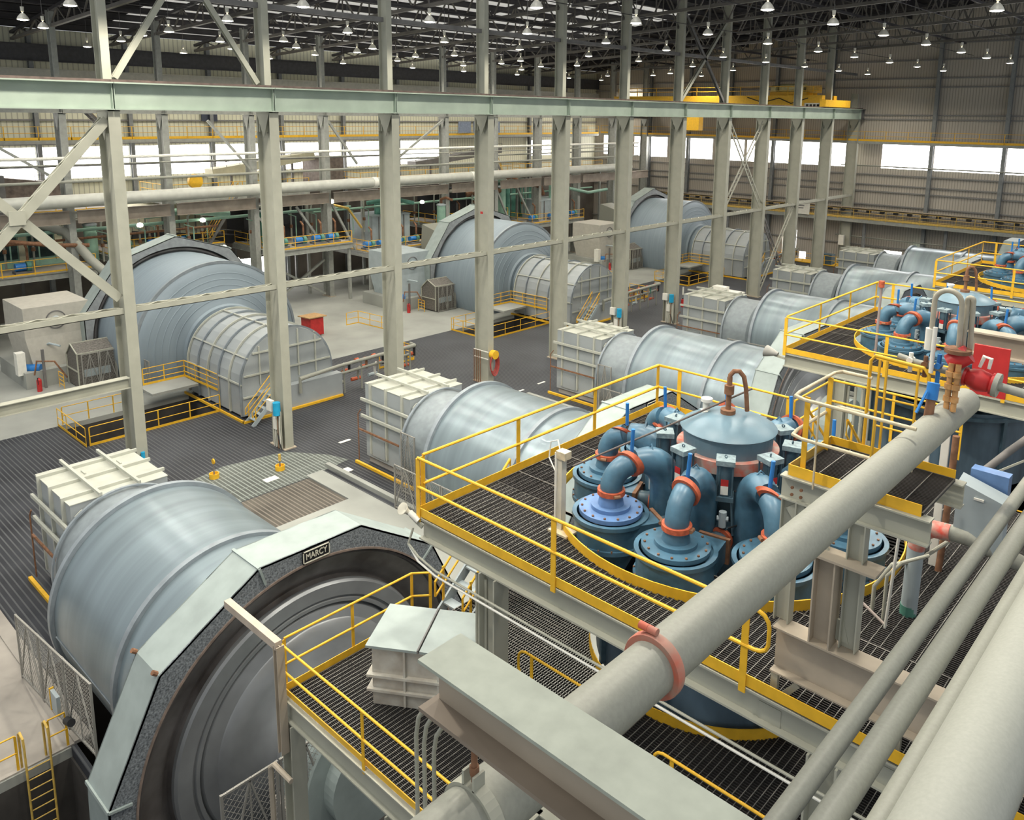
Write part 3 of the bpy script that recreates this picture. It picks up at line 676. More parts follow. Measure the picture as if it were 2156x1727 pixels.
# ================================================================== LARGE MILLS
def sag(k):
    Y = YS[k]; Z = 2.2; c = (0, Y, Z); ax = (1, 0, 0)
    nm = ['nearest large grinding mill, left of centre', 'second large grinding mill, middle of the hall', 'farthest large grinding mill behind the sixth column'][k]
    t = thing('large_mill', (-17, Y, -3.4), nm, 'mill', 'large grinding mills')
    MB().lathe(c, ax, [(-22.3, 5.6), (-20.5, 5.72), (-15.0, 5.72), (-14.8, 5.65)], 128).build('shell', SAGM, t)
    prof = [(-14.8, 5.65), (-14.62, 5.4)]
    for i, r in enumerate((5.0, 4.6, 4.2, 3.8, 3.4)): 
        xc = lambda q: -14.62 + (5.4 - q) * .33; prof += [(xc(r + .05), r + .05), (xc(r) + .012, r + .03), (xc(r) + .012, r - .03), (xc(r - .05), r - .05)]
    prof += [(-13.75, 3.0), (-13.55, 2.9), (-13.5, 2.65), (-13.35, 2.55), (-12.2, 2.55)]
    MB().lathe(c, ax, prof, 128).build('discharge_head', SAGM, t)
    MB().lathe(c, ax, [(-14.95, 5.7), (-14.95, 5.8), (-14.75, 5.8), (-14.75, 5.62)], 128).build('head_flange', RING, t)
    R = 6.9; x0, x1 = -22.1, -20.6; angs = [-18, 18, 54, 90, 126, 162, 198]
    P = [(R * math.cos(R_(a)), R * math.sin(R_(a))) for a in angs]; P[0] = (R * .95, -2.2); P[-1] = (-R * .95, -2.2)
    gm = MB()
    for a, b in zip(P[:-1], P[1:]):
        n_ = Vector((0, (a[0] + b[0]) / 2, (a[1] + b[1]) / 2)).normalized() * -.06
        gm.prism([(x0, Y + a[0], Z + a[1]), (x1, Y + a[0], Z + a[1]), (x1, Y + b[0], Z + b[1]), (x0, Y + b[0], Z + b[1])], n_)
    gm.build('gear_guard_top', GUARD, t)
    for x, m, nm2, ri in ((x1 - .05, GFACE2, 'gear_guard_face', 6.1), (x0, GUARD, 'gear_guard_back', 5.8)):
        f = MB(); o_, i_ = [], []
        for a, b in zip(P[:-1], P[1:]):
            for s_ in range(8):
                u = s_ / 8; p = (a[0] + (b[0] - a[0]) * u, a[1] + (b[1] - a[1]) * u); o_.append(p); l = math.hypot(*p); i_.append((p[0] / l * ri, p[1] / l * ri))
        n = len(o_); vs_ = [(x, Y + a, Z + b) for a, b in o_] + [(x, Y + a, Z + b) for a, b in i_] + [(x + .05, Y + a, Z + b) for a, b in o_] + [(x + .05, Y + a, Z + b) for a, b in i_]
        f.add(vs_, [q for i in range(n - 1) for q in ((i, i + 1, n + i + 1, n + i), (2 * n + i, 3 * n + i, 3 * n + i + 1, 2 * n + i + 1), (n + i, n + i + 1, 3 * n + i + 1, 3 * n + i))]); f.build(nm2, m, t)
    MB().lathe(c, ax, [(-21.6, 5.7), (-21.6, 6.05), (-20.9, 6.05), (-20.8, 5.95), (-20.8, 5.85), (-20.95, 5.7)], 96).build('ring_gear', GEAR, t)
    for a, b in P[1:-1]:
        u = Vector((0, a, b)).normalized(); p = Vector((x0, Y + a, Z + b)); MB().bar(p, p + Vector((x1 - x0 + .06, 0, 0)), .12, .09, u).build('guard_joint', GUARD, t)
    # drive box behind, feed-side casing
    MB().box(-13.4, -12.3, Y - 2.2, Y + 2.2, -3.9, .2).build('bearing_pedestal', CONCD, t)
GFACE2 = mat('large_guard_face', (0.30, 0.32, 0.33), .5, .1, var=.15, scale=3)
for k in range(3): sag(k)
def trommel(k):
    Y = YS[k] - .1; x0, x1 = -12.8, -5.8; hw, zs, = 3.05, 2.0
    t = thing('trommel_housing', (-9, Y, 0), 'arched ribbed trommel housing of the %s large mill' % ORD[k + 1], 'housing', 'trommel housings')
    poly = [(Y - hw, 0.15), (Y - hw, zs)] + [(Y + hw * math.cos(R_(a)), zs + hw * math.sin(R_(a))) for a in range(168, 0, -12)] + [(Y + hw, zs), (Y + hw, .15)]
    MB().prism([(x1 - .02, a, b) for a, b in poly], (x0 - x1, 0, 0)).build('casing', BOXP, t)
    for i in range(6):
        x = x0 + .1 + i * (x1 - x0 - .2) / 5; rb = MB(); o = [(Y - hw - .07, 0.15), (Y - hw - .07, zs)] + [(Y + (hw + .07) * math.cos(R_(a)), zs + (hw + .07) * math.sin(R_(a))) for a in range(174, 0, -6)] + [(Y + hw + .07, zs), (Y + hw + .07, .15)]
        for a, b in zip(o[:-1], o[1:]): rb.bar((x, a[0], a[1]), (x, b[0], b[1]), .09, .12, (0, (a[0] + b[0]) / 2 - Y, (a[1] + b[1]) / 2 - 1))
        rb.build('arch_rib', RING if i % 2 else RIBP, t)
    for a in (178, 148, 100, 52):
        p = (Y + (hw + .06) * math.cos(R_(a)), zs + (hw + .06) * math.sin(R_(a))); MB().bar((x0, p[0], p[1]), (x1, p[0], p[1]), .09, .09, (0, math.cos(R_(a)), math.sin(R_(a)))).build('long_rib', RIBP, t)
    for y in (-1.9, -.7, .7, 1.9):
        zt = zs + math.sqrt(hw * hw - y * y) - .1; MB().box(x1, x1 + .08, Y + y - .04, Y + y + .04, 1.9, zt).build('end_rib', RIBP, t)
    for z in (1.3, 2.6, 3.9):
        w_ = hw if z < zs else math.sqrt(hw * hw - (z - zs) ** 2) - .05; MB().box(x1, x1 + .1, Y - w_, Y + w_, z - .05, z + .05).build('end_rib', RIBP, t)
    MB().box(x1, x1 + .6, Y - hw + .9, Y + hw + .4, 0, 1.55).build('discharge_chute', BOXP, t)
    MB().box(x0, x1 + .7, Y - hw - .4, Y - hw - .3, 0, .14).box(x1 + .6, x1 + .75, Y - hw - .4, Y + 3.4, 0, .14).build('kick_kerb', YEL, t)
for k in range(3): trommel(k)
def stair(x0, x1, pa, pb, label, n=8, m=EGREY, rails=True, group=None, name='stair'):
    """straight flight between two points given as (y, z) pairs, width x0..x1"""
    t = thing(name, ((x0 + x1) / 2, pa[0], pa[1]), label, 'stair', group)
    for x in (x0, x1): MB().bar((x, pa[0], pa[1]), (x, pb[0], pb[1]), .05, .25, (0, 0, 1)).build('stringer', m, t)
    for i in range(1, n):
        y, z = pa[0] + (pb[0] - pa[0]) * i / n, pa[1] + (pb[1] - pa[1]) * i / n; MB().box(x0, x1, y - .12, y + .12, z - .02, z + .02).build('tread', m, t)
    if rails:
        for x in (x0, x1):
            A = Vector((x, pa[0], pa[1])); B = Vector((x, pb[0], pb[1])); up = Vector((0, 0, 1))
            MB().tube([A + up * .55, A + up * .9 , B + up * 1.0, B + up * .5, A + up * .55], .024, 8).build('handrail', YEL, t)
            for u in (.1, .9): MB().bar(A + (B - A) * u, A + (B - A) * u + up * .98, .05, .03).build('rail_post', YEL, t)
    return t
for k in range(3):
    y = YS[k] - .1
    stair(-5.1, -4.3, (y - 3.3, 0), (y - 1.2, 2.0), 'small steep stair with yellow handrails at the %s trommel housing' % ORD[k + 1], 7, group='housing stairs')
# slurry pipe manifolds beside the housings
def manifold(k):
    y = YS[k]; t = thing('pipe_manifold', (-6.8, y + 4, 0), 'low rack of pipes and valves beside the %s trommel housing' % ORD[k + 1], 'pipe rack', 'pipe manifolds')
    MB().tube([(-5.0, y + .2, 1.0), (-5.0, y + .2, 1.9), (-5.0, y + 3.0, 2.1), (-5.3, y + 9.4, 2.1), (-5.9, y + 9.5, 2.1)], .11, 10).build('header_pipe', PIPE, t)
    MB().tube([(-5.3, y + 3.3, 1.45), (-5.6, y + 9.4, 1.45)], .09, 10).build('lower_pipe', PIPE, t)
    for i in range(5):
        yy = y + 3.6 + i * 1.35; MB().cyl((-5.35, yy, 0.05), (-5.35, yy, 2.1), .05, n=8).build('stand', PIPE, t)
        v = MB().cyl((-5.5, yy + .5, 1.3), (-5.5, yy + .5, 2.0), .09, n=8).cyl((-5.5, yy + .5, 2.0), (-5.5, yy + .5, 2.04), .2, n=14); v.build('valve', GREEN if i == 3 else (RUST if i % 2 else BLK), t)
        MB().cyl((-5.6, yy + .2, 1.45), (-5.6, yy + .45, 1.45), .13, n=10).build('coupling', ORG, t)
        MB().tube([(-5.9, yy + .1, .5), (-5.9, yy + .1, 1.2), (-5.7, yy + .1, 1.45)], .08, 8).build('drop_pipe', (RUST, PIPE, WHT)[i % 3], t); MB().cyl((-5.95, yy - .4, .6), (-5.95, yy + .3, .6), .12, n=10).build('pump_body', (PIPE, ORG, EGREY)[i % 3], t)
        if i: MB().cyl((-5.33, yy - .5, 2.08), (-5.33, yy - .25, 2.08), .15, n=10).build('header_coupling', ORG, t)
for k in range(3): manifold(k)
# ================================================================== FLOOR HATCH RAILINGS AND HATCH SURROUNDS
for k in range(3):
    o = 30.15 * k
    nm = ORD[k + 1]
    guardrail([(-12.45, .15 + o, 0), (-8.05, .15 + o, 0)], 'yellow railing on the near edge of the %s floor opening' % nm, toe=.16, step=1.5, group='floor opening railings')
    guardrail([(-8.05, .35 + o, 0), (-8.05, 7.7 + o, 0)], 'long yellow railing on the aisle edge of the %s floor opening' % nm, toe=.16, step=2.0, group='floor opening railings')
    guardrail([(-12.45, .4 + o, 0), (-12.45, 4.6 + o, 0)], 'yellow railing on the mill side of the %s floor opening' % nm, toe=.0, step=1.6, group='floor opening railings')
    guardrail([(-12.9, 5.2 + o, 1.1), (-12.9, 7.8 + o, 1.1), (-8.6, 7.95 + o, 1.1)], 'raised yellow railing around the steps by the %s trommel housing' % nm, toe=.16, step=1.4, group='raised corner railings', mids=2)
    single(MB().box(-12.9, -10.9, 4.9 + o, 7.75 + o, .95, 1.1), 'landing_slab', CONC, 'small raised landing beside the %s floor opening' % nm, 'landing')
    guardrail([(-8.05, 19.6 + o, 0), (-8.05, 22.7 + o, 0), (-10.4, 22.8 + o, 0)], 'short yellow railing ending past the %s pipe manifold' % nm, toe=.16, step=1.2, group='manifold end railings')
    if k < 2: guardrail([(-20.0, 25.0 + o, 0), (-20.0, 26.2 + o, 0), (-15.5, 26.6 + o, 0)], 'low yellow railing on the concrete floor past the %s manifold' % nm, toe=.1, step=1.5, group='concrete floor railings')
# ================================================================== DRIVES AND CLUTTER BESIDE THE LARGE MILLS
def drive(k):
    y = YS[k]; o = y - 11.2; nm = ORD[k + 1]
    t = thing('drive_motor', (-24, 3.6 + o, 0), 'big box-shaped drive motor housing left of the %s large mill' % nm, 'motor', 'drive motors')
    m = TAN2 if k != 1 else EGREY
    MB().prism([(-25.2, 1.6 + o, 1.2), (-21.6, 1.9 + o, 1.2), (-21.6, 5.2 + o, 1.2), (-25.2, 5.2 + o, 1.2)], (0, 0, .01)).build('foot', m, t)
    MB().add([(-25.2, 1.6 + o, 1.1), (-21.2, 1.6 + o, 1.1), (-21.2, 5.6 + o, 1.1), (-25.2, 5.6 + o, 1.1), (-25.6, 1.3 + o, 3.2), (-21.4, 1.3 + o, 3.2), (-21.4, 5.3 + o, 3.2), (-25.6, 5.3 + o, 3.2)],
             [(0, 1, 5, 4), (1, 2, 6, 5), (2, 3, 7, 6), (3, 0, 4, 7), (4, 5, 6, 7), (0, 3, 2, 1)]).build('lower_casing', m, t)
    MB().box(-25.6, -21.4, 1.3 + o, 5.3 + o, 3.2, 5.2).build('upper_casing', m, t)
    f = MB().lathe((-21.4, 3.2 + o, 4.2), (1, 0, 0), [(0, .62), (.05, .62), (.05, .56), (0, .56)], 32).build('fan_ring', DSTEEL, t)
    MB().cyl((-21.4, 3.2 + o, 4.2), (-20.8, 3.2 + o, 4.2), .26, n=20).cyl((-20.8, 3.2 + o, 4.2), (-20.6, 3.2 + o, 4.2), .2, .12, n=20).build('fan_motor', EGREY, t)
    MB().box(-26.2, -20.6, .9 + o, 6.0 + o, 0.0, 1.1).build('concrete_base', CONC, t)
    t = thing('pinion_guard', (-18.6, 4.6 + o, 0), 'grey wire-panelled pinion guard box at the foot of the %s large mill' % nm, 'guard box', 'pinion guards')
    MB().prism([(-20.2, 3.3 + o, .1), (-20.2, 3.3 + o, 2.1), (-19.3, 3.3 + o, 2.9), (-18.2, 3.3 + o, 2.4), (-18.2, 3.3 + o, .1)], (0, 2.2, 0)).build('casing', mat('guard_box_mesh', (.14, .13, .115), .7, var=.4, scale=10), t)
    fr = MB()
    for yy in (3.25, 5.55):
        for a, b in (((-20.2, .1), (-20.2, 2.1)), ((-20.2, 2.1), (-19.3, 2.9)), ((-19.3, 2.9), (-18.2, 2.4)), ((-18.2, 2.4), (-18.2, .1)), ((-20.2, 1.2), (-18.2, 1.2))): fr.bar((a[0], yy + o, a[1]), (b[0], yy + o, b[1]), .07, .07)
    for x, z in ((-20.2, 2.1), (-19.3, 2.9), (-18.2, 2.4)): fr.bar((x, 3.25 + o, z), (x, 5.55 + o, z), .07, .07)
    fr.build('frame', STEEL, t); MB().box(-18.6, -18.15, 3.6 + o, 5.2 + o, .8, 1.3).build('bearing_block', EGREY, t)
    t = thing('lubrication_unit', (-21.3, 2.3 + o, 0), 'clutter of pipes, blue motor and box of the %s lubrication unit' % nm, 'pump unit', 'lubrication units')
    MB().box(-21.9, -20.7, 1.0 + o, 2.6 + o, .1, .9).build('oil_tank', DSTEEL, t); MB().cyl((-21.5, 1.2 + o, 1.2), (-20.9, 1.9 + o, 1.2), .28, n=14).build('motor', BLUEH, t)
    MB().box(-21.6, -21.0, .6 + o, 1.1 + o, .9, 2.4).build('control_box', WHT, t); MB().tube([(-21.8, 2.4 + o, .9), (-21.8, 2.4 + o, 2.4), (-21.2, 2.6 + o, 2.7), (-20.4, 3.0 + o, 2.6)], .07, 8).build('oil_pipe', EGREY, t)
    MB().tube([(-20.6, 1.4 + o, .9), (-20.6, 1.6 + o, 1.8), (-19.8, 2.4 + o, 1.8), (-19.6, 3.0 + o, .6)], .05, 8).build('oil_pipe', RUST, t); MB().bar((-20.3, 1.9 + o, 0), (-20.3, 1.9 + o, 2.6), .15, .15).build('stand', DSTEEL, t)
    guardrail([(-19.9, 2.6 + o, 0), (-19.0, 2.6 + o, 0)], 'short yellow ladder rail at the %s pinion guard' % nm, toe=0, step=.9, mids=3, group='pinion ladder rails')
    t = thing('fire_extinguisher', (-19.8, 1.4 + o, 0), 'red fire extinguisher standing by the %s lubrication unit' % nm, 'extinguisher', 'floor extinguishers')
    MB().cyl((-19.8, 1.4 + o, 0), (-19.8, 1.4 + o, .75), .15, n=16).cyl((-19.8, 1.4 + o, .75), (-19.8, 1.4 + o, .9), .15, .05, n=16).build('cylinder', RED, t); MB().tube([(-19.8, 1.4 + o, .9), (-19.7, 1.3 + o, .95), (-19.62, 1.3 + o, .5)], .02, 6).build('hose', BLK, t)
    fence((-18.0, 3.4 + o, 0), (-18.0, 5.6 + o, 0), 2.4, 'tall mesh panel beside the %s pinion guard' % nm, 2, 'pinion side fences', .2)
    fence((-17.6, 5.9 + o, 0), (-13.8, 5.9 + o + .1, 0), 2.3, 'mesh fence in front of the %s large mill shell' % nm, 3, 'large mill fences', .2)
TAN2 = mat('motor_housing_paint', (.50, .48, .42), .5, var=.07)
for k in range(3): drive(k)
t = thing('parts_cabinet', (-19.6, 21.4, 0), 'red workshop cabinet with pale top on the concrete floor', 'cabinet')
MB().box(-20.1, -18.7, 20.7, 21.9, .1, 1.5).build('body', RED, t); MB().prism([(-20.3, 20.5, 1.5), (-18.5, 20.5, 1.6), (-18.5, 22.1, 1.6), (-20.3, 22.1, 1.5)], (0, 0, .08)).build('top', WOOD, t)
for i, (x, y, z, lb) in enumerate([(-25.8, -1.6, .1, 'lower left'), (-24.9, -1.3, .1, 'lower right'), (-25.5, -1.5, .75, 'upper')]):
    single(MB().box(x - .42, x + .42, y - .4, y + .4, z, z + .62), 'cardboard_box', WOOD, 'brown cardboard box on the pallet at the left edge, %s one' % lb, 'box')
single(MB().box(-26.5, -24.3, -2.2, -.8, 0, .1), 'pallet', WOOD, 'wooden pallet under brown boxes at the left edge', 'pallet')
single(MB().cyl((-26.3, -.6, 0), (-26.3, -.6, .95), .3, n=20), 'drum', BLUEH, 'blue drum behind the boxes at the left edge', 'drum')
# ================================================================== CYCLONE CLUSTERS AND PLATFORMS
def beam_row(t, segs, m=STEEL):
    for p, q, w_, h in segs: MB().ibeam(p, q, w_, h, .03).build('edge_beam', m, t)
CXC = 31.0
def cyc_platform(k):
    o = 15.12 * k; nm = ['nearest', 'second', 'farthest'][k]
    x0, x1, y0, y1, z = 26.87, 37.0 if k == 0 else 46.0, -5.15 + o, 2.85 + o, 10.6
    t = thing('cyclone_platform', (x0, y0, z), '%s grated platform ringing a cluster of blue cyclones' % nm, 'platform', 'cyclone platforms')
    yc = -1.06 + o; far = k > 0
    pt = .055 if k == 0 else (.09 if k == 1 else .16)
    grating('grating_deck', x0 + .05, 29.2, y0 + 2.0, y1 - .05, z, t, hole=(CXC, yc, 3.22), along='y', pitch=pt * 2.2, rod=.6 if not far else 1.2, bw=.016)
    grating('grating_deck', x0 + .05, 29.2, y0 + 2.0, y1 - .05, z - .012, t, hole=(CXC, yc, 3.22), along='x', pitch=pt, rod=6, bw=.012)
    grating('grating_deck', x0 + .05, x1, y0 + .04, y0 + 2.0, z, t, hole=(CXC, yc, 3.22), along='x', pitch=pt * .8, rod=.12 if not far else .5, bw=.012, rw=.010)
    grating('grating_deck', 29.2, x1, y0 + 2.0, y1 - .05, z, t, hole=(CXC, yc, 3.22), along='x', pitch=pt * .9, rod=.16 if not far else .5, bw=.014, rw=.010)
    MB().ibeam((x0, y0 + .12, z - .28), (x1, y0 + .12, z - .28), .26, .44, .03).build('front_beam', STEEL, t)
    MB().ibeam((x0 + .12, y0 + .3, z - .28), (x0 + .12, y1, z - .28), .24, .44, .03).build('side_beam', STEEL, t)
    MB().ibeam((x0, y1, z - .42), (x1, y1, z - .42), .24, .6, .03).build('rear_beam', STEEL, t)
    MB().box(x0, x1, y0 - .015, y0, z - .02, z + .15).build('toe_board', YEL, t); MB().box(x0 - .012, x0, y0, y1, z - .02, z + .15).build('toe_board', YEL, t); MB().box(x0, 30.5, y1, y1 + .015, z - .02, z + .15).build('toe_board', YEL, t)
    MB().lathe((CXC, yc, z), (0, 0, 1), [(-.02, 3.2), (.17, 3.2), (.17, 3.222), (-.02, 3.222)], 72, closed=True, smooth=False).build('ring_toe_board', YEL, t)
    for (x, y) in ((28.75, y0 + .12), (x0 + .2, y1 - .3), (34.8, y0 + .12)):
        MB().ibeam((x, y, 6.9 if k == 0 else 0), (x, y, z - .5), .36, .4, .03, (1, 0, 0)).build('support_column', STEEL, t)
    # railings
    e = 33.65 if k == 0 else x1
    guardrail([(x0 + .02, y0 - .03, z), (e, y0 - .03, z)], 'yellow railing on the front edge of the %s cyclone platform' % nm, step=3.35, loop_end=(k == 0), toe=0, group='platform front railings', h=1.15, pr=.028, pw=.1)
    guardrail([(x0 - .02, y0 + .12, z), (x0 - .02, y1 - .1, z), (x0 + .6, y1 - .05, z), (30.4 if k == 0 else x1, y1 - .05, z)], 'yellow railing on the left and rear edges of the %s cyclone platform' % nm, step=2.55, toe=0, group='platform side railings', h=1.15, pr=.028, pw=.1)
    return t
for k in range(3): cyc_platform(k)

CAPM = mat('actuator_cap_paint', (.22, .29, .31), .45, var=.3, scale=14)
def cyc_template(yc0, ang, R=2.35, z=11.05, lid=BLUE):
    """one hydrocyclone hung on the ring, with its overflow elbows; returns root"""
    a = R_(ang); u = Vector((math.cos(a), math.sin(a), 0)); C0 = Vector((CXC, yc0, 0)); c = C0 + u * R + Vector((0, 0, z)); v = Vector((-u.y, u.x, 0)); up = Vector((0, 0, 1))
    t = thing('hydrocyclone', tuple(c - up * 1.4), '', 'cyclone')
    MB().lathe(c, up, [(-1.5, .16), (-.95, .42), (-.62, .62), (-.62, .70), (-.54, .70), (-.54, .66), (-.16, .66), (-.16, .70), (-.09, .70), (-.09, .62)], 40).build('body', BLUE, t)
    # involute feed inlet heading back to the distributor
    p0 = c + v * .42 - up * .32 + u * .1; p1 = c + v * .40 - up * .32 - u * .75; p2 = C0 + u * .95 + v * .12 + up * (z - .38)
    iv = MB(); iv.bar(p0, p1, .44, .40, up); iv.build('inlet', BLUE, t)
    MB().bar(p1 - v * .28, p1 + v * .28, .07, .46, up).build('inlet_flange', RUST, t)
    MB().tube([p1, p1 - u * .2, p2], .17, 14).build('feed_pipe', BLUED, t)
    MB().cyl(p1 - u * .26, p1 - u * .34, .225, n=16).build('feed_coupling', ORG, t)
    l = MB().lathe(c, up, [(-.09, .0), (-.09, .58), (-.01, .58), (-.01, .36), (.06, .36), (.06, .24), (.16, .22), (.28, .205), (.28, 0)], 40).build('lid', lid, t)
    bolts(MB(), c - up * .02, up, .52, 14, .022, .035).build('lid_bolts', RUST, l); bolts(MB(), c - up * .56, up, .685, 18, .018, .04).build('body_bolts', RUST, t)
    pr = .205
    # first elbow up and inward
    q0 = c + up * .36; pts = [c + up * .27, q0] + arc(q0 - u * .42, .42, 0, 78, 7, u, up)[1:]
    MB().tube(pts, pr, 20).build('overflow_elbow', BLUE, t)
    MB().lathe(c + up * .25, up, [(0, .2), (0, .255), (.09, .255), (.09, .2)], 24).build('lower_coupling', ORG, t)
    for s_ in (1, -1): MB().cyl(c + up * .29 + v * .27 * s_ - u * .06, c + up * .29 + v * .27 * s_ + u * .06, .035, n=8).build('coupling_bolt', RUST, t)
    e = pts[-1]; d = (pts[-1] - pts[-2]).normalized()
    MB().lathe(e - d * .03, d, [(0, .2), (0, .265), (.1, .265), (.1, .2)], 24).build('upper_coupling', ORG, t)
    # larger second elbow bending down into the launder
    b0 = e + d * .12; mid = [b0, b0 - u * .14 - up * .0] + arc(b0 - u * .14 - up * .5, .5, 90, 176, 8, u, up)[1:]
    end = mid[-1]; mid.append(end - up * .7); rad = [.215, .23, .25, .265, .28, .285, .29, .29, .29, .29, .29]
    MB().tube(mid, .27, 20, radii=[rad[min(i, len(rad) - 1)] for i in range(len(mid))]).build('overflow_bend', BLUE, t)
    h0 = e + up * .2 + d * .05; MB().cyl(h0, h0 + up * .46 + v * .03, .035, n=10).build('handle', BLUEH, t)
    MB().tube([mid[3] + up * .25 - v * .07, mid[3] + up * .33, mid[3] + up * .25 + v * .07], .014, 6).build('lifting_eye', BLUE, t)
    return t
CYL = {-80: 'in the middle front', -120: 'with the bright light-blue lid at the front left', -40: 'at the front right, partly behind the long pipe', -160: 'at the left', 160: 'at the far left', 120: 'at the back left', 80: 'at the back', 40: 'at the back right', 0: 'at the right'}
for k in range(3):
    yc = -1.06 + 15.12 * k; nm = ['nearest', 'second', 'farthest'][k]
    for a, lb in CYL.items():
        if k == 2 and a in (0, 40, -40): continue
        t = cyc_template(yc, a, lid=BLUEL if (a == -120 and k == 0) else BLUE, z=11.05)
        if a == -120 and k > 0: lb = 'at the front left'
        tag(t, 'blue hydrocyclone %s of the %s cluster' % (lb, nm), 'cyclone', 'hydrocyclones')
    # central distributor
    c = Vector((CXC, yc, 0)); up = Vector((0, 0, 1))
    t = thing('slurry_distributor', (CXC, yc, 9.2), 'domed blue-grey slurry distributor in the middle of the %s cluster' % nm, 'distributor', 'slurry distributors')
    MB().lathe(c, up, [(9.2, .5), (9.8, .86), (11.75, .86)], 48).build('drum', DOME, t)
    MB().lathe(c, up, [(11.75, .86), (11.75, .95), (11.98, .95), (11.98, .82)], 48).build('rust_band', mat('red_worn_band', (.5, .12, .08), .6, var=.3, scale=7, col2=(.45, .38, .33)), t)
    MB().lathe(c, up, [(11.98, .82), (12.3, .84), (12.34, .88)], 48, smooth=False).build('dome_skirt', DOME, t)
    MB().lathe(c, up, [(12.34, .90), (12.36, .88), (12.5, .62), (12.58, .36), (12.62, 0)], 48).build('dome', DOME, t)
    MB().lathe(c + Vector((.0, -.05, 0)), up, [(12.6, .0), (12.6, .14), (12.68, .14), (12.68, .05), (13.3, .05)], 16).build('vent_base', RUST, t)
    MB().lathe(c + Vector((.0, -.05, 0)), up, [(12.98, .05), (12.98, .09), (13.15, .09), (13.15, .05)], 12).build('vent_union', RUST, t)
    MB().tube([c + Vector((0, -.05, 13.2)), c + Vector((0, -.04, 13.34)), c + Vector((.05, .0, 13.42)), c + Vector((.13, .06, 13.42)), c + Vector((.2, .11, 13.32)), c + Vector((.24, .14, 13.1)), c + Vector((.27, .18, 12.65))], .042, 10).build('vent_hose', RUST, t)
    MB().lathe(c + Vector((-.42, -.12, 0)), up, [(12.5, .10), (12.57, .10), (12.57, .07), (12.75, .07), (12.75, .11), (12.81, .11), (12.81, .0)], 16).build('gauge_nozzle', WHT, t)
    for i in range(9):
        a = R_(-62 + 40 * i); u = Vector((math.cos(a), math.sin(a), 0)); v = Vector((-u.y, u.x, 0)); p = c + u * 1.18
        def sq(z0, z1, hs, nm2, m, par, mb=None):
            b = mb or MB(); b.bar(p + up * z0, p + up * z1, hs * 2, hs * 2, u); return b.build(nm2, m, par) if mb is None else b
        ac = MB().cyl(p + up * 11.5, p + up * 12.12, .125, n=16).build('actuator', BLUED, t)
        sq(12.1, 12.19, .165, 'actuator_cap', CAPM, ac); sq(11.44, 11.52, .165, 'actuator_foot', BLUED, ac)
        rods = MB()
        for s1 in (-1, 1):
            for s2 in (-1, 1): rods.cyl(p + u * .13 * s1 + v * .13 * s2 + up * 11.5, p + u * .13 * s1 + v * .13 * s2 + up * 12.12, .016, n=6)
        rods.build('tie_rods', BLUED, ac)
        MB().lathe(p + up * 12.22, u, [(-.008, .018), (.008, .018), (.008, .03), (-.008, .03)], 12, closed=True).build('lifting_eye', BLUED, ac)
        if i in (0, 1, 8):
            MB().bar(p + u * .128 + up * 11.72, p + u * .128 + up * 11.84, .13, .006, u).build('red_sticker', RED, ac)
            st = MB().bar(p + u * .128 + up * 11.56, p + u * .128 + up * 11.72, .13, .006, u).build('number_sticker', WHT, ac)
        MB().tube([p + v * .17 + up * 11.6, p + v * .3 + up * 11.55, p + v * .34 + u * .05 + up * 11.3, p + v * .28 + u * .16 + up * 11.05, p + v * .1 + u * .2 + up * 10.98], .016, 6).build('air_hose', WHT if i % 2 else BLK, ac)
        MB().cyl(p + u * .2 + up * 11.0, p + u * .2 + up * 11.28, .07, n=10).cyl(p + u * .2 + v * .1 + up * 11.15, p + u * .2 - v * .1 + up * 11.15, .045, n=8).build('solenoid_valve', EGREY, ac)
        for s_ in (-1, 1): MB().bar(p + up * 11.44 + v * .13 * s_, p + u * .1 + up * 10.8 + v * .19 * s_, .05, .03).build('yoke_leg', DOME, ac)
        MB().box(p.x - .16, p.x + .16, p.y - .16, p.y + .16, 10.55, 10.95).build('knife_valve', BLUED, ac)
    # launder tub under the ring
    t = thing('launder_tub', (CXC, yc, 7), 'dark blue launder tub under the %s cyclone cluster' % nm, 'tub', 'launder tubs')
    c = c + Vector((-.28, .44, .4)) if k == 0 else c
    MB().lathe(c, up, [(7.0, 2.42), (9.3, 2.42), (9.3, 2.36), (7.6, 2.36), (7.5, 0)], 64).build('wall', mat('tub_blue', (.075, .115, .15), .45, var=.5, scale=1.5, stretch=(1, 1, .3)), t)
    MB().lathe(c, up, [(9.1, 2.42), (9.1, 2.52), (9.2, 2.52), (9.2, 2.42)], 64).build('rim', BLUED, t)
    for a in range(0, 360, 40): 
        u = Vector((math.cos(R_(a)), math.sin(R_(a)), 0)); MB().bar(c + u * 2.47 + up * 7.1, c + u * 2.47 + up * 9.1, .1, .1, u).build('stiffener', BLUED, t)
# ================================================================== LOWER GRATED FLOOR (below the nearest cyclones)
t = thing('lower_platform', (25.1, -7.1, 7.0), 'large grated lower floor at the bottom centre around the launder tub', 'platform')
grating('grating_deck', 25.15, 30.4, -7.05, -4.0, 7.0, t, along='x', pitch=.034, rod=.1, bw=.008, rw=.012)
TUB = (30.72, -.62, 2.56)
grating('grating_deck', 25.9, 30.7, -3.95, 5.5, 7.35, t, hole=TUB, along='y', pitch=.06, rod=.1, rw=.012)
grating('grating_deck', 30.7, 36.5, -5.0, 5.5, 7.35, t, hole=TUB, along='x', pitch=.06, rod=.12, rw=.012)
grating('grating_deck', 30.4, 30.7, -5.0, -3.95, 7.35, t, along='x', pitch=.06, rod=.12, rw=.012)
MB().ibeam((25.12, -7.1, 6.72), (30.6, -7.1, 6.72), .2, .46, .03).build('front_beam', STEEL, t); MB().ibeam((25.2, -7.0, 6.72), (25.2, -3.4, 6.72), .2, .46, .03).build('side_beam', STEEL, t)
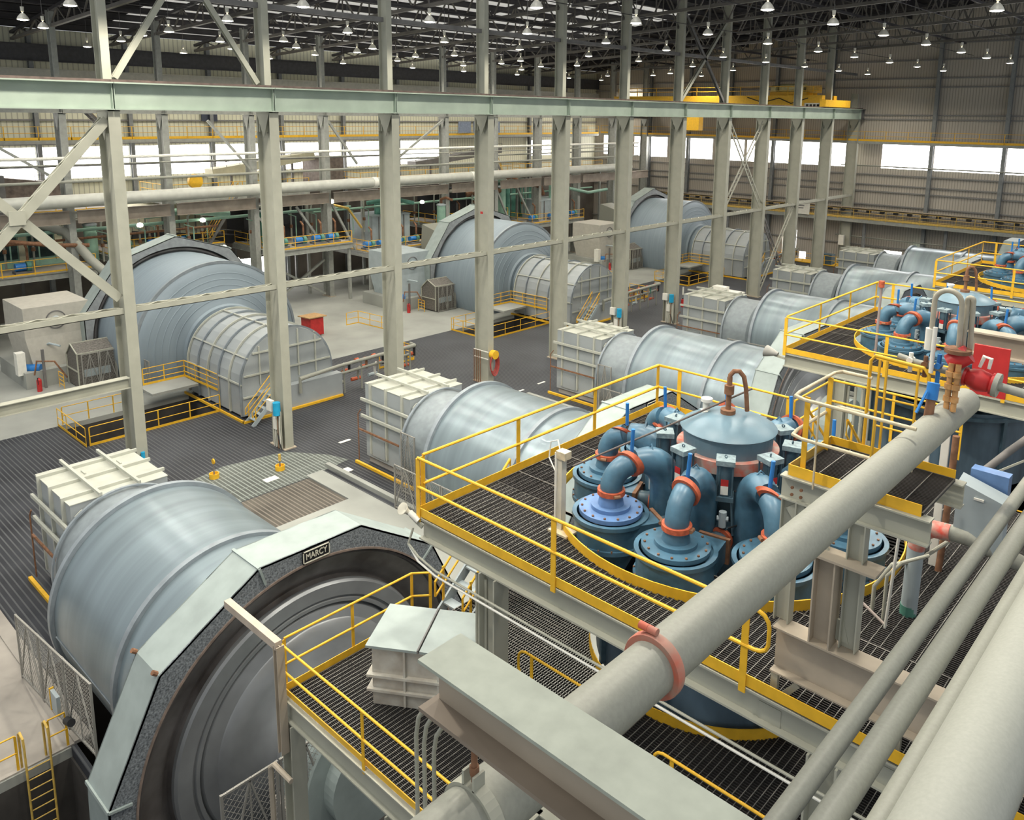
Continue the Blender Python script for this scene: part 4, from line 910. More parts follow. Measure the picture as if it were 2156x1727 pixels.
MB().ibeam((30.5, -5.7, 6.72), (37, -5.7, 6.72), .2, .46, .03).build('cross_beam', STEEL, t); MB().ibeam((30.5, -7.1, 6.72), (30.5, -5.7, 6.72), .2, .46, .03).build('cross_beam', STEEL, t)
MB().box(25.1, 25.115, -7.1, -3.8, 6.98, 7.14).build('toe_board', YEL, t); MB().box(25.1, 30.5, -7.12, -7.1, 6.98, 7.1).build('toe_board', YEL, t); MB().prism([(25.1, -3.8, 6.98), (25.3, -3.55, 6.98), (25.75, -3.55, 6.98), (25.75, -3.6, 6.98), (25.3, -3.6, 6.98), (25.15, -3.85, 6.98)], (0, 0, .16)).build('toe_board', YEL, t)
MB().lathe((30.72, -.62, 7.35), (0, 0, 1), [(-.02, 2.55), (.2, 2.55), (.2, 2.57), (-.02, 2.57)], 72, closed=True, smooth=False).build('ring_toe_board', YEL, t)
for x, y in ((25.35, -7.1), (28.6, -7.1)): MB().ibeam((x, y, .5), (x, y, 6.5), .3, .34, .03, (1, 0, 0)).build('support_leg', STEEL, t)
guardrail([(25.08, -7.05, 7.0), (25.08, -3.95, 7.0), (25.35, -3.65, 7)], 'yellow railing on the left edge of the lower floor by the nearest mill', step=1.6, toe=0, h=1.1)
guardrail([(25.15, -7.18, 7.0), (30.4, -7.18, 7.0)], 'yellow railing on the front edge of the lower floor', step=2.4, toe=0, h=1.1, skip_posts=(0,))
guardrail([(30.9, -4.5, 7.35), (29.2, -4.5, 7.35)], 'short looped yellow railing on the lower floor left of the tub', step=1.5, toe=0, loop_end=True)
guardrail([(36.4, -4.8, 7.35), (32.4, -4.8, 7.35)], 'looped yellow railing on the lower floor right of the tub', step=2.0, toe=0, loop_end=True)
stair(25.4, 26.3, (-3.55, 6.95), (-1.2, 9.0), 'grey steep stair with yellow handrails rising from the lower floor', 7)
# lower room, its shade put into the floor colour; gratings and beams
struct(MB().box(24.5, 46, -30, 85, -.3, .0), 'floor', PITSHADE)
for i, (y, lb) in enumerate([(9.0, 'behind the nearest platform'), (24.0, 'behind the second platform')]):
    t = thing('lower_walkway', (25, y, 5.5), 'dark lower walkway grating ' + lb, 'walkway')
    grating('grating_deck', 26.5, 44, y - 3.4, y + 3.4, 5.5, t, along='x', pitch=.2, rod=.5, hole=(31, y + 5.06, 2.7)); MB().ibeam((26.5, y - 3.4, 5.2), (44, y - 3.4, 5.2), .2, .5, .03).build('beam', DSTEEL, t)
    for x in (26.7, 35, 43): MB().bar((x, y, 0), (x, y, 5.4), .3, .3).build('leg', DSTEEL, t)
    guardrail([(26.6, y + 3.2, 5.5), (43, y + 3.2, 5.5)], 'yellow railing on the lower walkway ' + lb, toe=.12, step=3)
# stair down at the back right of the nearest platform
stair(30.8, 31.7, (3.0, 10.6), (6.2, 7.6), 'stair descending behind the nearest cluster with yellow rails', 9)
guardrail([(30.5, 2.9, 10.6), (30.5, 5.0, 10.6), (33.5, 5.0, 10.6)], 'yellow railing around the stair head behind the nearest cluster', toe=0, step=1.5)
# ribbed gear cover box on the lower floor
d = Vector((.842, .54, 0)); n = Vector((-.54, .842, 0)); up = Vector((0, 0, 1)); B0 = Vector((26.62, -6.13, 7.0)); Lh, Wh = 1.95, 1.12
t = thing('gear_reducer_cover', tuple(B0), 'pale tiered steel housing with a two-panel lid on the lower floor', 'housing')
def obx(a0, a1, b0, b1, z0, z1, mb=None):
    mb = mb or MB(); p = [B0 + d * a + n * b + up * z for a in (a0, a1) for b in (b0, b1) for z in (z0, z1)]
    return mb.add(p, [(0, 1, 3, 2), (4, 6, 7, 5), (0, 4, 5, 1), (2, 3, 7, 6), (0, 2, 6, 4), (1, 5, 7, 3)])
obx(0, Lh, 0, Wh, 0, 1.25).build('body', mat('dusty_white_housing', (.52, .51, .45), .6, var=.15, scale=3, col2=(.40, .36, .30)), t)
for z in (.32, .62): obx(-.09, Lh + .09, -.09, Wh + .09, z, z + .05).build('flange', MATS['dusty_white_housing'], t)
for a in (.65, 1.3): obx(a - .02, a + .02, -.07, 0, .05, 1.22).build('stiffener', MATS['dusty_white_housing'], t)
obx(-.08, Lh * .47, -.12, Wh + .1, 1.25, 1.30).build('lid_panel', GUARD, t); obx(Lh * .47 + .05, Lh + .1, -.12, Wh + .1, 1.25, 1.30).build('lid_panel', GUARD, t); obx(Lh * .47, Lh * .47 + .03, -.12, Wh + .1, 1.25, 1.32).build('lid_seam', DSTEEL, t)
obx(1.42, 1.75, -.1, -.09, .98, 1.12).build('yellow_label', YEL, t)
# rusty fence arm at the left of the lower floor
t = thing('bent_guard_arm', (25.3, -7.25, 6.2), 'dusty bent channel arm and post by the nearest gear guard', 'bracket')
MB().ibeam((25.32, -7.3, 5.9), (25.32, -7.3, 8.2), .16, .14, .02, (1, 0, 0)).build('post', BROWN, t); MB().bar((25.32, -7.3, 8.2), (23.35, -7.3, 8.2), .14, .16, (0, 0, 1)).build('arm', mat('dusty_tan_steel', (.50, .42, .34), .7, var=.1), t)
single(MB().tube([(25.15, -7.5, 3.0), (25.15, -7.5, 5.6), (25.3, -7.5, 5.75), (25.9, -7.5, 5.75)], .05, 8), 'bent_pipe', BROWN, 'thin tan bent pipe beside the lower floor support leg', 'pipe')

# ================================================================== OVERHEAD PIPES, BEAM AND DUCT NEAR THE CAMERA
FRAME[0] = 0.8; FRAME[1] = Vector((7.66, -2.96, 3.66))   # sub-assembly drawn in 0.8 m units
t = thing('slurry_pipeline', (34.58, -6, 13.07), 'long fat dusty pipe crossing diagonally in front of the cyclones', 'pipe')
MB().cyl((34.58, -13.2, 13.3), (34.58, -8.72, 13.3), .235, n=40, caps=True).build('pipe_length', PIPE, t); MB().cyl((34.58, -8.66, 13.3), (34.58, .5, 13.3), .235, n=40).build('pipe_length', PIPE, t)
cp = MB().lathe((34.58, -8.74, 13.3), (0, 1, 0), [(0, .235), (0, .285), (.02, .292), (.08, .292), (.10, .285), (.10, .235)], 40); cpo = cp.build('red_coupling', mat('coupling_red', (.45, .10, .06), .6, var=.35, scale=6, col2=(.40, .28, .22)), t)
for s_ in (-.28, -.05): 
    a = Vector((34.58 + s_ * .4 - .02, -8.69, 13.3 + .29)); MB().cyl(a + Vector((-.03, 0, .03)), a + Vector((.06, 0, .03)), .035, n=12).build('coupling_lug', MATS['coupling_red'], cpo)
t = thing('pipe_clamp', (34.58, -10.81, 13.0), 'hanging pipe clamp with threaded rod at the bottom centre', 'clamp')
MB().lathe((34.58, -10.86, 13.3), (0, 1, 0), [(0, .236), (0, .262), (.1, .262), (.1, .236)], 32, closed=True, smooth=False).build('band', STEEL, t)
for s_ in (-1, 1): MB().box(34.58 - .02 + s_ * .05, 34.58 + .0 + s_ * .05, -10.86, -10.76, 13.55, 13.66).build('ear', STEEL, t)
MB().cyl((34.58, -10.81, 13.58), (34.58, -10.81, 13.9), .022, n=10).build('rod', RUST, t); MB().cyl((34.58, -10.81, 13.64), (34.58, -10.81, 13.7), .035, n=6).build('nut', RUST, t)
t = thing('overhead_beam', (34.13, -10.81, 13.85), 'wide dusty I-beam crossing the bottom of the picture', 'beam')
MB().box(34.24, 45, -11.0, -10.62, 14.40, 14.425).build('top_flange', mat('dusty_green_flange', (.36, .39, .33), .6, var=.1, scale=8), t)
MB().box(34.24, 45, -10.82, -10.80, 14.03, 14.40).build('web', BROWN, t); MB().box(34.2, 45, -10.97, -10.65, 14.0, 14.03).build('bottom_flange', mat('brown_flange_shaded', (.22, .18, .14), .65, var=.15, scale=2), t)  # shade of the top flange put into the bottom flange's brown
for i, (x, lb) in enumerate([(33.83, 'leftmost'), (33.92, 'middle'), (34.03, 'rightmost')]):
    zt = 13.75 - i * .02; single(MB().tube([(x, -10.7, 12.0), (x, -10.7, zt - .32), (x + .03, -10.7, zt - .16), (x + .1, -10.7, zt - .04), (x + .2, -10.7, zt + .03), (34.32, -10.7, zt + .1)], .016, 10), 'conduit', STEEL, '%s of the three grey conduits bending up to the overhead beam' % lb, 'conduit', 'bent conduits')
FRAME[0] = 1.0; FRAME[1] = Vector((0, 0, 0))
for x, z, r, lb in ((36.13, 13.3, .08, 'thinnest and leftmost of the three parallel pipes at the lower right'), (36.38, 13.3, .1, 'middle one of the three parallel pipes at the lower right'), (36.66, 13.3, .092, 'rightmost of the three parallel pipes, next to the big duct')):
    single(MB().cyl((x, -13.6, z), (x, 1.5, z), r, n=28), 'process_pipe', PIPE, 'dusty pipe, ' + lb, 'pipe', 'parallel pipes')
single(MB().cyl((37.0, -13.4, 13.3), (37.0, 2.5, 13.3), .315, n=48), 'air_duct', mat('duct_paint', (.40, .41, .36), .55, var=.05, scale=30, bump=.03), 'huge pale round duct filling the lower right corner', 'duct')
single(MB().cyl((37.45, -12.5, 13.25), (37.45, -6, 13.25), .05, n=16), 'process_pipe', PIPE, 'short glimpse of a pipe right of the big duct', 'pipe')
FRAME[0] = 0.8; FRAME[1] = Vector((7.66, -2.96, 3.66))   # sub-assembly drawn in 0.8 m units
# transverse carrier beam and access platform frame
t = thing('carrier_beam', (33, -2.4, 9.0), 'deep dusty cross beam under the three parallel pipes', 'beam')
MB().ibeam((32.86, -2.4, 9.41), (38.5, -2.4, 9.41), .36, .82, .03).build('beam', BROWN, t)
MB().ibeam((33.62, -2.4, 9.82), (33.62, -2.4, 11.3), .34, .34, .025, (1, 0, 0)).build('stub_column', BROWN, t); MB().box(33.3, 34.4, -2.6, -2.2, 11.3, 11.34).build('stub_cap', BROWN, t)
for x in (32.93, 34.9, 36.8): 
    MB().bar((x, -2.5, 8.2), (x, -2.5, 9.0), .08, .12).build('post', STEEL, t); MB().bar((x, -2.5, 8.4), (x + .4, -2.5, 8.95), .06, .1).build('knee_brace', STEEL, t); MB().box(x - .2, x + .2, -2.62, -2.58, 7.95, 8.4).build('gusset', STEEL, t)
t = thing('access_platform', (32.8, -2.3, 12.4), 'small high access platform with yellow railings beside the nearest cluster', 'platform')
grating('grating_deck', 32.86, 34.85, -2.26, -.72, 12.4, t, along='x', pitch=.05, rod=.3, bw=.008, rw=.014)
for q in ((32.83, 34.85, -2.32, -2.3), (32.83, 34.85, -.70, -.68)): MB().box(*q, 12.36, 12.54).build('toe_board', YEL, t)
MB().box(32.81, 32.83, -2.32, -.68, 12.36, 12.54).build('toe_board', YELD, t)
MB().ibeam((32.72, -2.3, 12.16), (35.0, -2.3, 12.16), .2, .4, .025).build('front_beam', STEEL, t); MB().ibeam((32.72, -.7, 12.16), (35.0, -.7, 12.16), .2, .4, .025).build('rear_beam', STEEL, t)
MB().ibeam((32.82, -2.2, 12.16), (32.82, -.8, 12.16), .16, .36, .025).build('side_beam', STEEL, t)
for x in (32.9, 34.0): MB().ibeam((x, -2.3, 9.83), (x, -2.3, 11.96), .2, .26, .02, (1, 0, 0)).build('leg', STEEL, t)
MB().prism([(34.0, -2.32, 9.9), (33.55, -2.32, 9.9), (33.45, -2.32, 10.6), (33.75, -2.32, 10.25), (33.9, -2.32, 10.25)], (0, .04, 0)).build('foot_gusset', STEEL, t)
MB().bar((32.95, -2.32, 11.9), (33.5, -2.32, 11.2), .05, .3).build('knee_plate', STEEL, t)
for x in (32.85, 33.0): 
    for z in (12.1, 12.22): MB().cyl((x + .1, -2.41, z), (x + .1, -2.44, z), .025, n=8).build('bolt', RUST, t)
t = thing('guardrail', (33.0, -2.35, 12.4), 'tall yellow railing with pale worn top pipe around the small access platform', 'guardrail')
hh = 1.3
WORN = mat('worn_rail', (.60, .52, .36), .55, var=.2, scale=8)
MB().tube([(34.7, -2.42, 12.4 + hh - .02), (33.05, -2.42, 12.4 + hh), (32.86, -2.34, 12.4 + hh), (32.82, -2.1, 12.4 + hh), (32.82, -.75, 12.4 + hh), (32.9, -.6, 12.4 + hh), (33.4, -.6, 12.4 + hh)], .028, 10).build('top_rail', WORN, t)
MB().tube([(34.7, -2.42, 12.4 + .66), (33.05, -2.42, 12.4 + .66), (32.86, -2.34, 13.06), (32.82, -2.1, 13.06), (32.82, -.75, 13.06), (32.9, -.6, 13.06), (33.4, -.6, 13.06)], .028, 10).build('mid_rail', WORN, t)
for x, y, m in ((33.28, -2.42, WORN), (33.0, -2.2, YEL), (32.86, -1.0, YEL), (34.12, -2.42, YEL)): MB().bar((x, y, 12.3), (x, y, 12.4 + hh - .02), .085 if m is YEL else .04, .02, (0, 1, 0) if y > -2.3 else (1, 0, 0)).build('post', m, t)
t = thing('ladder_gate', (33.6, -.62, 12.4), 'tall looped yellow gate frame at the back of the small access platform', 'gate')
MB().tube([(33.35, -.6, 12.5), (33.35, -.6, 14.0), (33.42, -.6, 14.1), (34.2, -.6, 14.05), (34.28, -.6, 13.95), (34.36, -.6, 12.7)], .028, 10).build('frame', YEL, t)
for x in (33.5, 33.62, 34.12): MB().bar((x, -.6, 12.4), (x, -.6, 14.04), .05, .03).build('upright', YEL, t)
for z in (12.9, 13.4): MB().cyl((33.5, -.6, z), (34.3, -.6, z), .018, n=8).build('cross_rail', YEL, t)
# ================================================================== VALVE STATION AT THE PIPE END
t = thing('red_check_valve', (35.1, -.5, 13.9), 'red and dusty flanged check valve at the end of the fat pipe', 'valve')
MB().lathe((34.72, -.45, 14.02), (1, .1, -.12), [(0, .0), (0, .15), (.07, .15), (.07, .12), (.12, .15), (.25, .18), (.38, .15), (.42, .12), (.42, .17), (.5, .17), (.5, 0)], 28).build('body', RED, t)
MB().lathe((34.7, -.45, 14.02), (1, .1, -.12), [(-.02, 0), (-.02, .17), (.05, .17), (.05, 0)], 24).build('flange', PIPE, t); MB().lathe((34.72, -.45, 14.02), (1, .1, -.12), [(.46, 0), (.46, .19), (.53, .19), (.53, 0)], 24).build('flange', PIPE, t)
MB().tube([(34.95, -.42, 14.2), (35.0, -.42, 14.38), (35.1, -.42, 14.36), (35.08, -.42, 14.2)], .025, 8).build('lever', WHT, t)
single(MB().tube([(35.2, -.4, 13.95), (35.6, -.36, 13.9), (36.4, -.3, 13.8)], .07, 14), 'outlet_pipe', PIPE, 'short dusty pipe leaving the red valve to the right edge', 'pipe')
for i, (x, z, l) in enumerate([(34.38, 14.12, .3), (34.18, 14.1, .22), (33.95, 14.12, .2)]):
    single(MB().cyl((x, -.5, z - l), (x, -.5, z + l * .6), .035, n=10).cyl((x, -.58, z), (x, -.42, z), .05, n=10), 'gate_valve', (BLUEH, RUST, WHT)[i], '%s small valve on the thin pipe left of the red check valve' % ('blue', 'rusty', 'white')[i], 'valve')
single(MB().tube([(34.72, -.46, 14.02), (34.45, -.48, 14.05), (34.0, -.5, 14.1), (33.75, -.52, 14.15)], .055, 14), 'inlet_pipe', PIPE, 'short horizontal dusty pipe left of the red valve', 'pipe')
t = thing('valve_tree', (34.5, -.6, 13.5), 'cluster of blue, brass and rusty valves on top of the fat pipe', 'valves')
MB().cyl((34.5, -1.2, 13.48), (34.5, -1.15, 13.8), .07, n=14).build('blue_valve_stem', RUST, t); MB().cyl((34.5, -1.15, 13.75), (34.5, -1.1, 14.0), .09, n=14).build('blue_valve_body', BLUEH, t); MB().bar((34.46, -1.25, 13.9), (34.36, -1.35, 13.55), .05, .02).build('blue_lever', BLUEH, t)
for i, x in enumerate((34.62, 34.72)):
    q = MB(); q.cyl((x, -.75, 13.5), (x, -.7, 14.25), .045, n=12); 
    for z in (13.65, 13.85, 14.05): q.cyl((x, -.745, z), (x, -.74, z + .08), .065, n=12)
    q.build('brass_riser', mat('brass_fitting', (.55, .30, .12), .45, .3, var=.3, scale=8), t)
MB().cyl((34.55, -.55, 14.2), (34.8, -.5, 14.4), .15, n=18).build('red_valve_body', RED, t); MB().cyl((34.65, -.55, 14.4), (34.65, -.55, 14.46), .2, n=20).build('diaphragm_flange', RUST, t)
MB().cyl((34.3, -.6, 14.0), (34.3, -.6, 14.75), .035, n=10).build('thin_riser', WHT, t); MB().cyl((34.2, -.5, 14.35), (34.2, -.5, 14.7), .07, n=12).build('white_fitting', WHT, t)
for i, (xa, xb, h, lb) in enumerate([(34.22, 34.62, 15.35, 'larger'), (34.66, 34.74, 15.25, 'narrower')]):
    c_ = (xa + xb) / 2; r = (xb - xa) / 2
    pts = [(xa, -.5 + i * .15, 14.45), (xa, -.5 + i * .15, h - r)] + [tuple(p) for p in arc((c_, -.5 + i * .15, h - r), r, 180, 0, 10, (1, 0, 0), (0, 0, 1))[1:]] + [(xb, -.5 + i * .15 + .1, 14.4)]
    single(MB().tube(pts, .042, 12), 'arched_hose', mat('hose_tan', (.40, .37, .29), .6, var=.12, scale=6), '%s pale arched hose above the valve tree' % lb, 'hose')
FRAME[0] = 1.0; FRAME[1] = Vector((0, 0, 0))
single(MB().box(34.78, 35.3, -.1, -.05, 13.68, 14.5), 'red_backboard', RED, 'bright red rectangular board behind the red check valve', 'board')
single(MB().ibeam((34.3, 1.5, 14.15), (40, 1.5, 14.15), .3, .42, .03), 'dusty_beam', BROWN, 'dusty beam running to the right edge above the red board', 'beam')
t = thing('white_post', (34.38, -.4, 9.5), 'white painted post below the valve tree', 'post'); MB().box(34.25, 34.37, -.45, -.4, 9.5, 13.1).build('face', WHT, t); MB().box(34.5, 34.62, -.3, -.25, 9.5, 13.3).build('face', WHT, t)
single(MB().tube([(34.66, -.4, 9.8), (34.72, -.4, 11.2), (34.74, -.4, 13.0)], .055, 12), 'rusty_pipe', RUST, 'dark rusty vertical pipe right of the white post', 'pipe')
t = thing('electrical_cabinet', (35.6, -1.9, 12.0), 'pale grey electrical cabinet at the right edge', 'cabinet')
MB().add([(35.22, -2.0, 12.15), (35.86, -2.0, 11.95), (35.86, -1.75, 11.95), (35.22, -1.75, 12.15), (35.22, -2.0, 12.93), (35.86, -2.0, 12.75), (35.86, -1.75, 12.8), (35.22, -1.75, 12.98)], [(0, 1, 5, 4), (1, 2, 6, 5), (2, 3, 7, 6), (3, 0, 4, 7), (4, 5, 6, 7), (0, 3, 2, 1)]).build('body', EGREY, t)
MB().box(35.3, 35.8, -1.7, -1.5, 12.75, 13.05).build('blue_side_unit', BLUEL, t); MB().box(35.45, 35.58, -2.02, -2.0, 12.72, 12.75).build('handle', WHT, t)
t = thing('elbow_pipe', (34.9, -2.0, 9.5), 'dusty elbow pipe with peeling red paint beside the electrical cabinet', 'pipe')
MB().tube([(36.8, -1.7, 11.7), (35.9, -1.85, 11.95), (35.4, -1.95, 12.1), (35.1, -2.0, 12.1)], .12, 18).build('horizontal_run', PIPE, t); MB().tube([(35.2, -2.0, 12.1), (34.95, -2.0, 12.08), (34.8, -2.0, 11.95), (34.75, -2.0, 11.7)], .125, 18).build('red_elbow', mat('peeling_red', (.50, .06, .04), .6, var=.3, scale=9, col2=(.45, .36, .30)), t)
MB().cyl((34.75, -2.0, 11.7), (34.72, -2.0, 9.0), .12, n=20).build('grey_riser', EGREY, t); MB().cyl((34.735, -2.0, 10.45), (34.735, -2.0, 10.75), .123, n=20).build('green_mark', GREEN, t)
single(MB().tube([(34.3, -2.3, 9.9), (34.3, -2.3, 11.0), (34.5, -2.2, 11.4), (34.8, -2.0, 11.5), (35.2, -1.6, 11.9), (35.0, -1.0, 12.4)], .03, 10), 'conduit', STEEL, 'pale curved conduit left of the peeling red elbow', 'conduit')
single(MB().tube([(34.5, -2.4, 9.7), (34.5, -2.4, 11.3), (34.7, -2.4, 11.6), (35.0, -2.2, 11.75)], .025, 10), 'conduit', STEEL, 'straight pale conduit standing before the grey riser', 'conduit')
single(MB().cyl((34.72, -2.6, 13.2), (34.55, -2.6, 9.4), .022, n=10), 'conduit', WHT, 'thin white rod hanging down past the small access platform', 'conduit')
single(MB().tube([(34.0, -2.5, 10.9), (35.5, -2.6, 10.1), (37.5, -2.8, 9.4)], .022, 8), 'thin_rail', mat('pinkish_rail', (.5, .42, .38), .6, var=.1), 'thin pinkish rail sloping across the dark pit at the right', 'rail')
single(MB().tube([(35.0, -.6, 12.3), (35.4, .2, 12.75), (35.8, .6, 13.2), (36.4, .8, 13.25)], .06, 12), 'black_hose', mat('grey_hose', (.16, .15, .14), .6, var=.2), 'grey bundled hose curving up at the right edge behind the cabinet', 'hose')
single(MB().bar((34.9, -.5, 12.2), (36.2, -.5, 13.3), .03, .03), 'support_rod', STEEL, 'thin pale rod under the grey hose', 'rod')
t = thing('control_valve_post', (29.15, -3.75, 10.6), 'pale dusty post with a small valve standing on the nearest platform', 'post')
MB().box(29.05, 29.5, -3.95, -3.55, 10.6, 10.64).build('foot', WORN, t); MB().bar((29.2, -3.75, 10.62), (29.2, -3.75, 12.0), .13, .1).build('post', mat('cream_post', (.60, .57, .47), .6, var=.12), t); MB().cyl((29.12, -3.82, 10.7), (29.12, -3.82, 12.1), .028, n=10).build('pipe', WHT, t)
MB().box(29.12, 29.34, -3.84, -3.66, 12.0, 12.14).build('valve', WORN, t); MB().tube([(29.15, -3.75, 12.12), (29.05, -3.7, 12.28), (28.88, -3.7, 12.2), (28.86, -3.72, 11.9), (29.1, -3.8, 11.7)], .012, 6).build('hose', WHT, t)
t = thing('loudspeaker', (26.55, -5.25, 10.45), 'small cream horn loudspeaker on the corner of the nearest platform', 'speaker')
MB().lathe((26.72, -5.25, 10.62), (-.8, -.3, .25), [(0, .04), (.06, .045), (.13, .09), (.17, .12), (.175, .11), (.1, .0)], 20).build('horn', mat('cream_horn', (.5, .48, .4), .5), t); MB().cyl((26.72, -5.25, 10.62), (26.92, -5.2, 10.5), .06, n=12).build('driver', WHT, t); MB().bar((26.7, -5.22, 10.55), (27.0, -5.18, 10.4), .04, .08).build('bracket', STEEL, t)
t = thing('loudspeaker', (26.55, 9.87, 10.45), 'small cream horn loudspeaker on the corner of the second platform', 'speaker')
MB().lathe((26.72, 9.87, 10.5), (-.8, -.3, .15), [(0, .06), (.08, .08), (.3, .17), (.4, .2), (.41, .17), (.2, .0)], 20).build('horn', mat('grey_horn', (.4, .4, .37), .5), t); MB().bar((26.6, 9.87, 10.45), (26.95, 9.9, 10.4), .05, .08).build('bracket', STEEL, t)
for i, z in enumerate((9.75, 9.65)): single(MB().tube([(26.75, -5.2, 10.3), (26.72, -5.3, 10.0), (27.0, -5.3, z + .1), (27.5, -5.3, z), (36.5, -5.3, z - .0)], .022, 8), 'conduit', WHT if i else STEEL, '%s conduit running along the beam of the nearest platform' % ('lower' if i else 'upper'), 'conduit')
for i, x in enumerate((28.35, 28.48, 28.6)): single(MB().cyl((x, -5.05 - i * .01, 7.05), (x, -5.05 - i * .01, 9.95), .03, n=10), 'riser_conduit', STEEL, '%s of the vertical conduits strapped by the nearest platform column' % ('leftmost', 'middle', 'rightmost')[i], 'conduit')
for k in (1,):
    o = 15.12
    for i in range(4): single(MB().cyl((29.0 + i * .22, -5.0 + o, 5.5), (29.0 + i * .22, -5.0 + o, 9.9), .045, n=10), 'riser_conduit', STEEL, '%s of four pale pipes hanging below the second platform' % ORD[i + 1], 'conduit')
# P2 stand pipe and small gauge
t = thing('control_valve_post', (29.3, 11.3, 10.6), 'thin rusty stand pipe with a pink valve on the second platform', 'post')
MB().cyl((29.3, 11.3, 10.6), (29.3, 11.3, 12.9), .04, n=10).build('pipe', mat('grey_rust_pipe', (.33, .28, .27), .6, var=.2), t); MB().cyl((29.3, 11.3, 12.9), (29.3, 11.3, 13.1), .09, n=12).build('valve', ORG, t)
# dip pipe crossing in front of the nearest cluster
single(MB().tube([(29.0, -3.2, 11.6), (30.2, -1.9, 12.35), (31.2, -.6, 13.0)], .02, 8), 'sampling_line', mat('dark_line', (.12, .1, .09), .6), 'thin dark sloping line crossing over the nearest blue cyclones', 'line')
# lower left ladder, rails, small equipment in the pit
t = thing('pit_ladder', (14.8, -8.9, -4.5), 'yellow rusty ladder going down into the pit at the lower left', 'ladder')
for y in (-9.2, -8.6): MB().tube([(14.35, y, .05), (14.35, y, 1.1), (14.5, y, 1.22), (14.75, y, 1.15), (14.8, y, .9), (14.8, y, -4.5)], .03, 8).build('rail', YELD, t)
for i in range(14): MB().cyl((14.8, -9.2, .2 - i * .32), (14.8, -8.6, .2 - i * .32), .018, n=8).build('rung', YELD, t)
guardrail([(14.4, -12.5, .05), (14.4, -9.3, .05)], 'yellow railing on the concrete at the lower left corner', toe=0, step=2.4)
guardrail([(14.4, -8.5, .05), (14.4, -8.05, .05)], 'small looped yellow rail beside the pit ladder', toe=0, step=.8)
single(MB().box(18.1, 18.7, -9.6, -9.2, -3, -1.4).cyl((18.4, -9.4, -1.4), (18.4, -9.4, -1.0), .1, n=10), 'pump_motor', EGREY, 'small dark pump in the pit at the lower left corner', 'pump')
single(MB().box(19.6, 21.5, -9.4, -8.4, -1.3, -1.2), 'rust_plate', RUST, 'rusty red floor plate in the pit at the lower left corner', 'plate')
t = thing('junction_box', (14.0, -8.3, .4), 'small yellow-edged junction box with black connectors on the fence at the left', 'box'); MB().box(13.8, 14.3, -8.2, -8.1, 1.0, 1.6).build('box', EGREY, t); MB().box(13.76, 13.8, -8.22, -8.1, .95, 1.65).build('edge', YEL, t); MB().cyl((14.9, -8.15, 1.2), (15.3, -8.15, 1.35), .11, n=12).build('connector', BLK, t)
# ================================================================== EQUIPMENT ON THE FRONT COLUMNS
def colbox(k, side, label, cyan=True):
    y = k * S; t = thing('column_panel', (.1, y - .4, 0), label, 'panel', 'column panels')
    MB().box(-.9, -.05, y - .42, y - .38, .1, 2.2).build('frame', RUST if k == 3 else STEEL, t)
    MB().box(-1.15, -.65, y - .62, y - .42, 2.1, 2.7).build('grey_box', WHT, t)
    if cyan: MB().cyl((-.28, y - .5, 2.0), (-.28, y - .5, 2.7), .2, n=20).build('cyan_drum', CYAN, t)
    MB().box(-.75, -.45, y - .5, y - .42, 1.1, 1.75).build('white_box', WHT, t)
    for x in (-.8, -.6, -.35, -.15): MB().cyl((x, y - .45, .06), (x, y - .45, 2.0), .022, n=8).build('conduit', RUST if x == -.35 else WHT, t)
    MB().tube([(-.4, y - .45, .9), (-.2, y - .5, .6), (-.1, y - .45, .1)], .03, 6).build('cable', BLK, t)
colbox(1, 0, 'cyan drum and white boxes on the foot of the second front column')
colbox(5, 0, 'cyan and white boxes at the foot of the sixth front column'); colbox(6, 0, 'cyan and white boxes with rusty rail at the seventh front column')
single(MB().box(-.1, .0, -.1, .1, 1.2, 2.1).cyl((.05, 0, 1.2), (.05, 0, 2.2), .09, n=10), 'column_switch', CYAN, 'narrow blue switch on the foot of the first front column', 'switch')
t = thing('pipe_rack', (-.7, 3 * S - .4, 0), 'rusty rack of thin pipes at the foot of the fourth front column', 'pipe rack')
for z in (2.3, 1.8): MB().bar((-1.3, 3 * S - .35, z), (.1, 3 * S - .35, z), .05, .05).build('crossbar', WHT, t)
for x in (-1.25, -1.05, -.85, -.65): MB().cyl((x, 3 * S - .38, 0), (x, 3 * S - .38, 2.3), .03, n=8).build('riser', RUST, t)
t = thing('hose_reel', (.25, 3 * S, .6), 'coiled red hose under a yellow cap on the fourth front column', 'hose reel')
MB().cyl((.05, 3 * S + .05, 2.1), (.42, 3 * S + .05, 2.1), .3, n=20).build('yellow_cap', YEL, t)
hs = MB()
for j in range(5):
    rr = .3 + j * .035; pts = [(.15 + j * .05, 3 * S + .05 + rr * math.cos(a) * .9, 1.45 + 0.75 * (rr / .4) * math.sin(a)) for a in [2 * math.pi * i / 24 for i in range(25)]]; hs.tube(pts, .035, 6)
hs.build('hose_coil', mat('hose_red', (.38, .07, .06), .55, var=.2, scale=8), t)
t = thing('fire_extinguisher', (.3, 6 * S + .6, 0), 'red extinguisher hanging by the seventh front column', 'extinguisher'); MB().cyl((.25, 6 * S + .5, 1.5), (.25, 6 * S + .5, 2.2), .14, n=16).build('cylinder', RED, t); MB().box(.2, .3, 6 * S + .45, 6 * S + .55, 2.6, 3.3).build('sign', WHT, t); MB().cyl((.25, 6 * S + .5, 2.2), (.25, 6 * S + .5, 2.3), .05, n=8).build('neck', BLK, t)
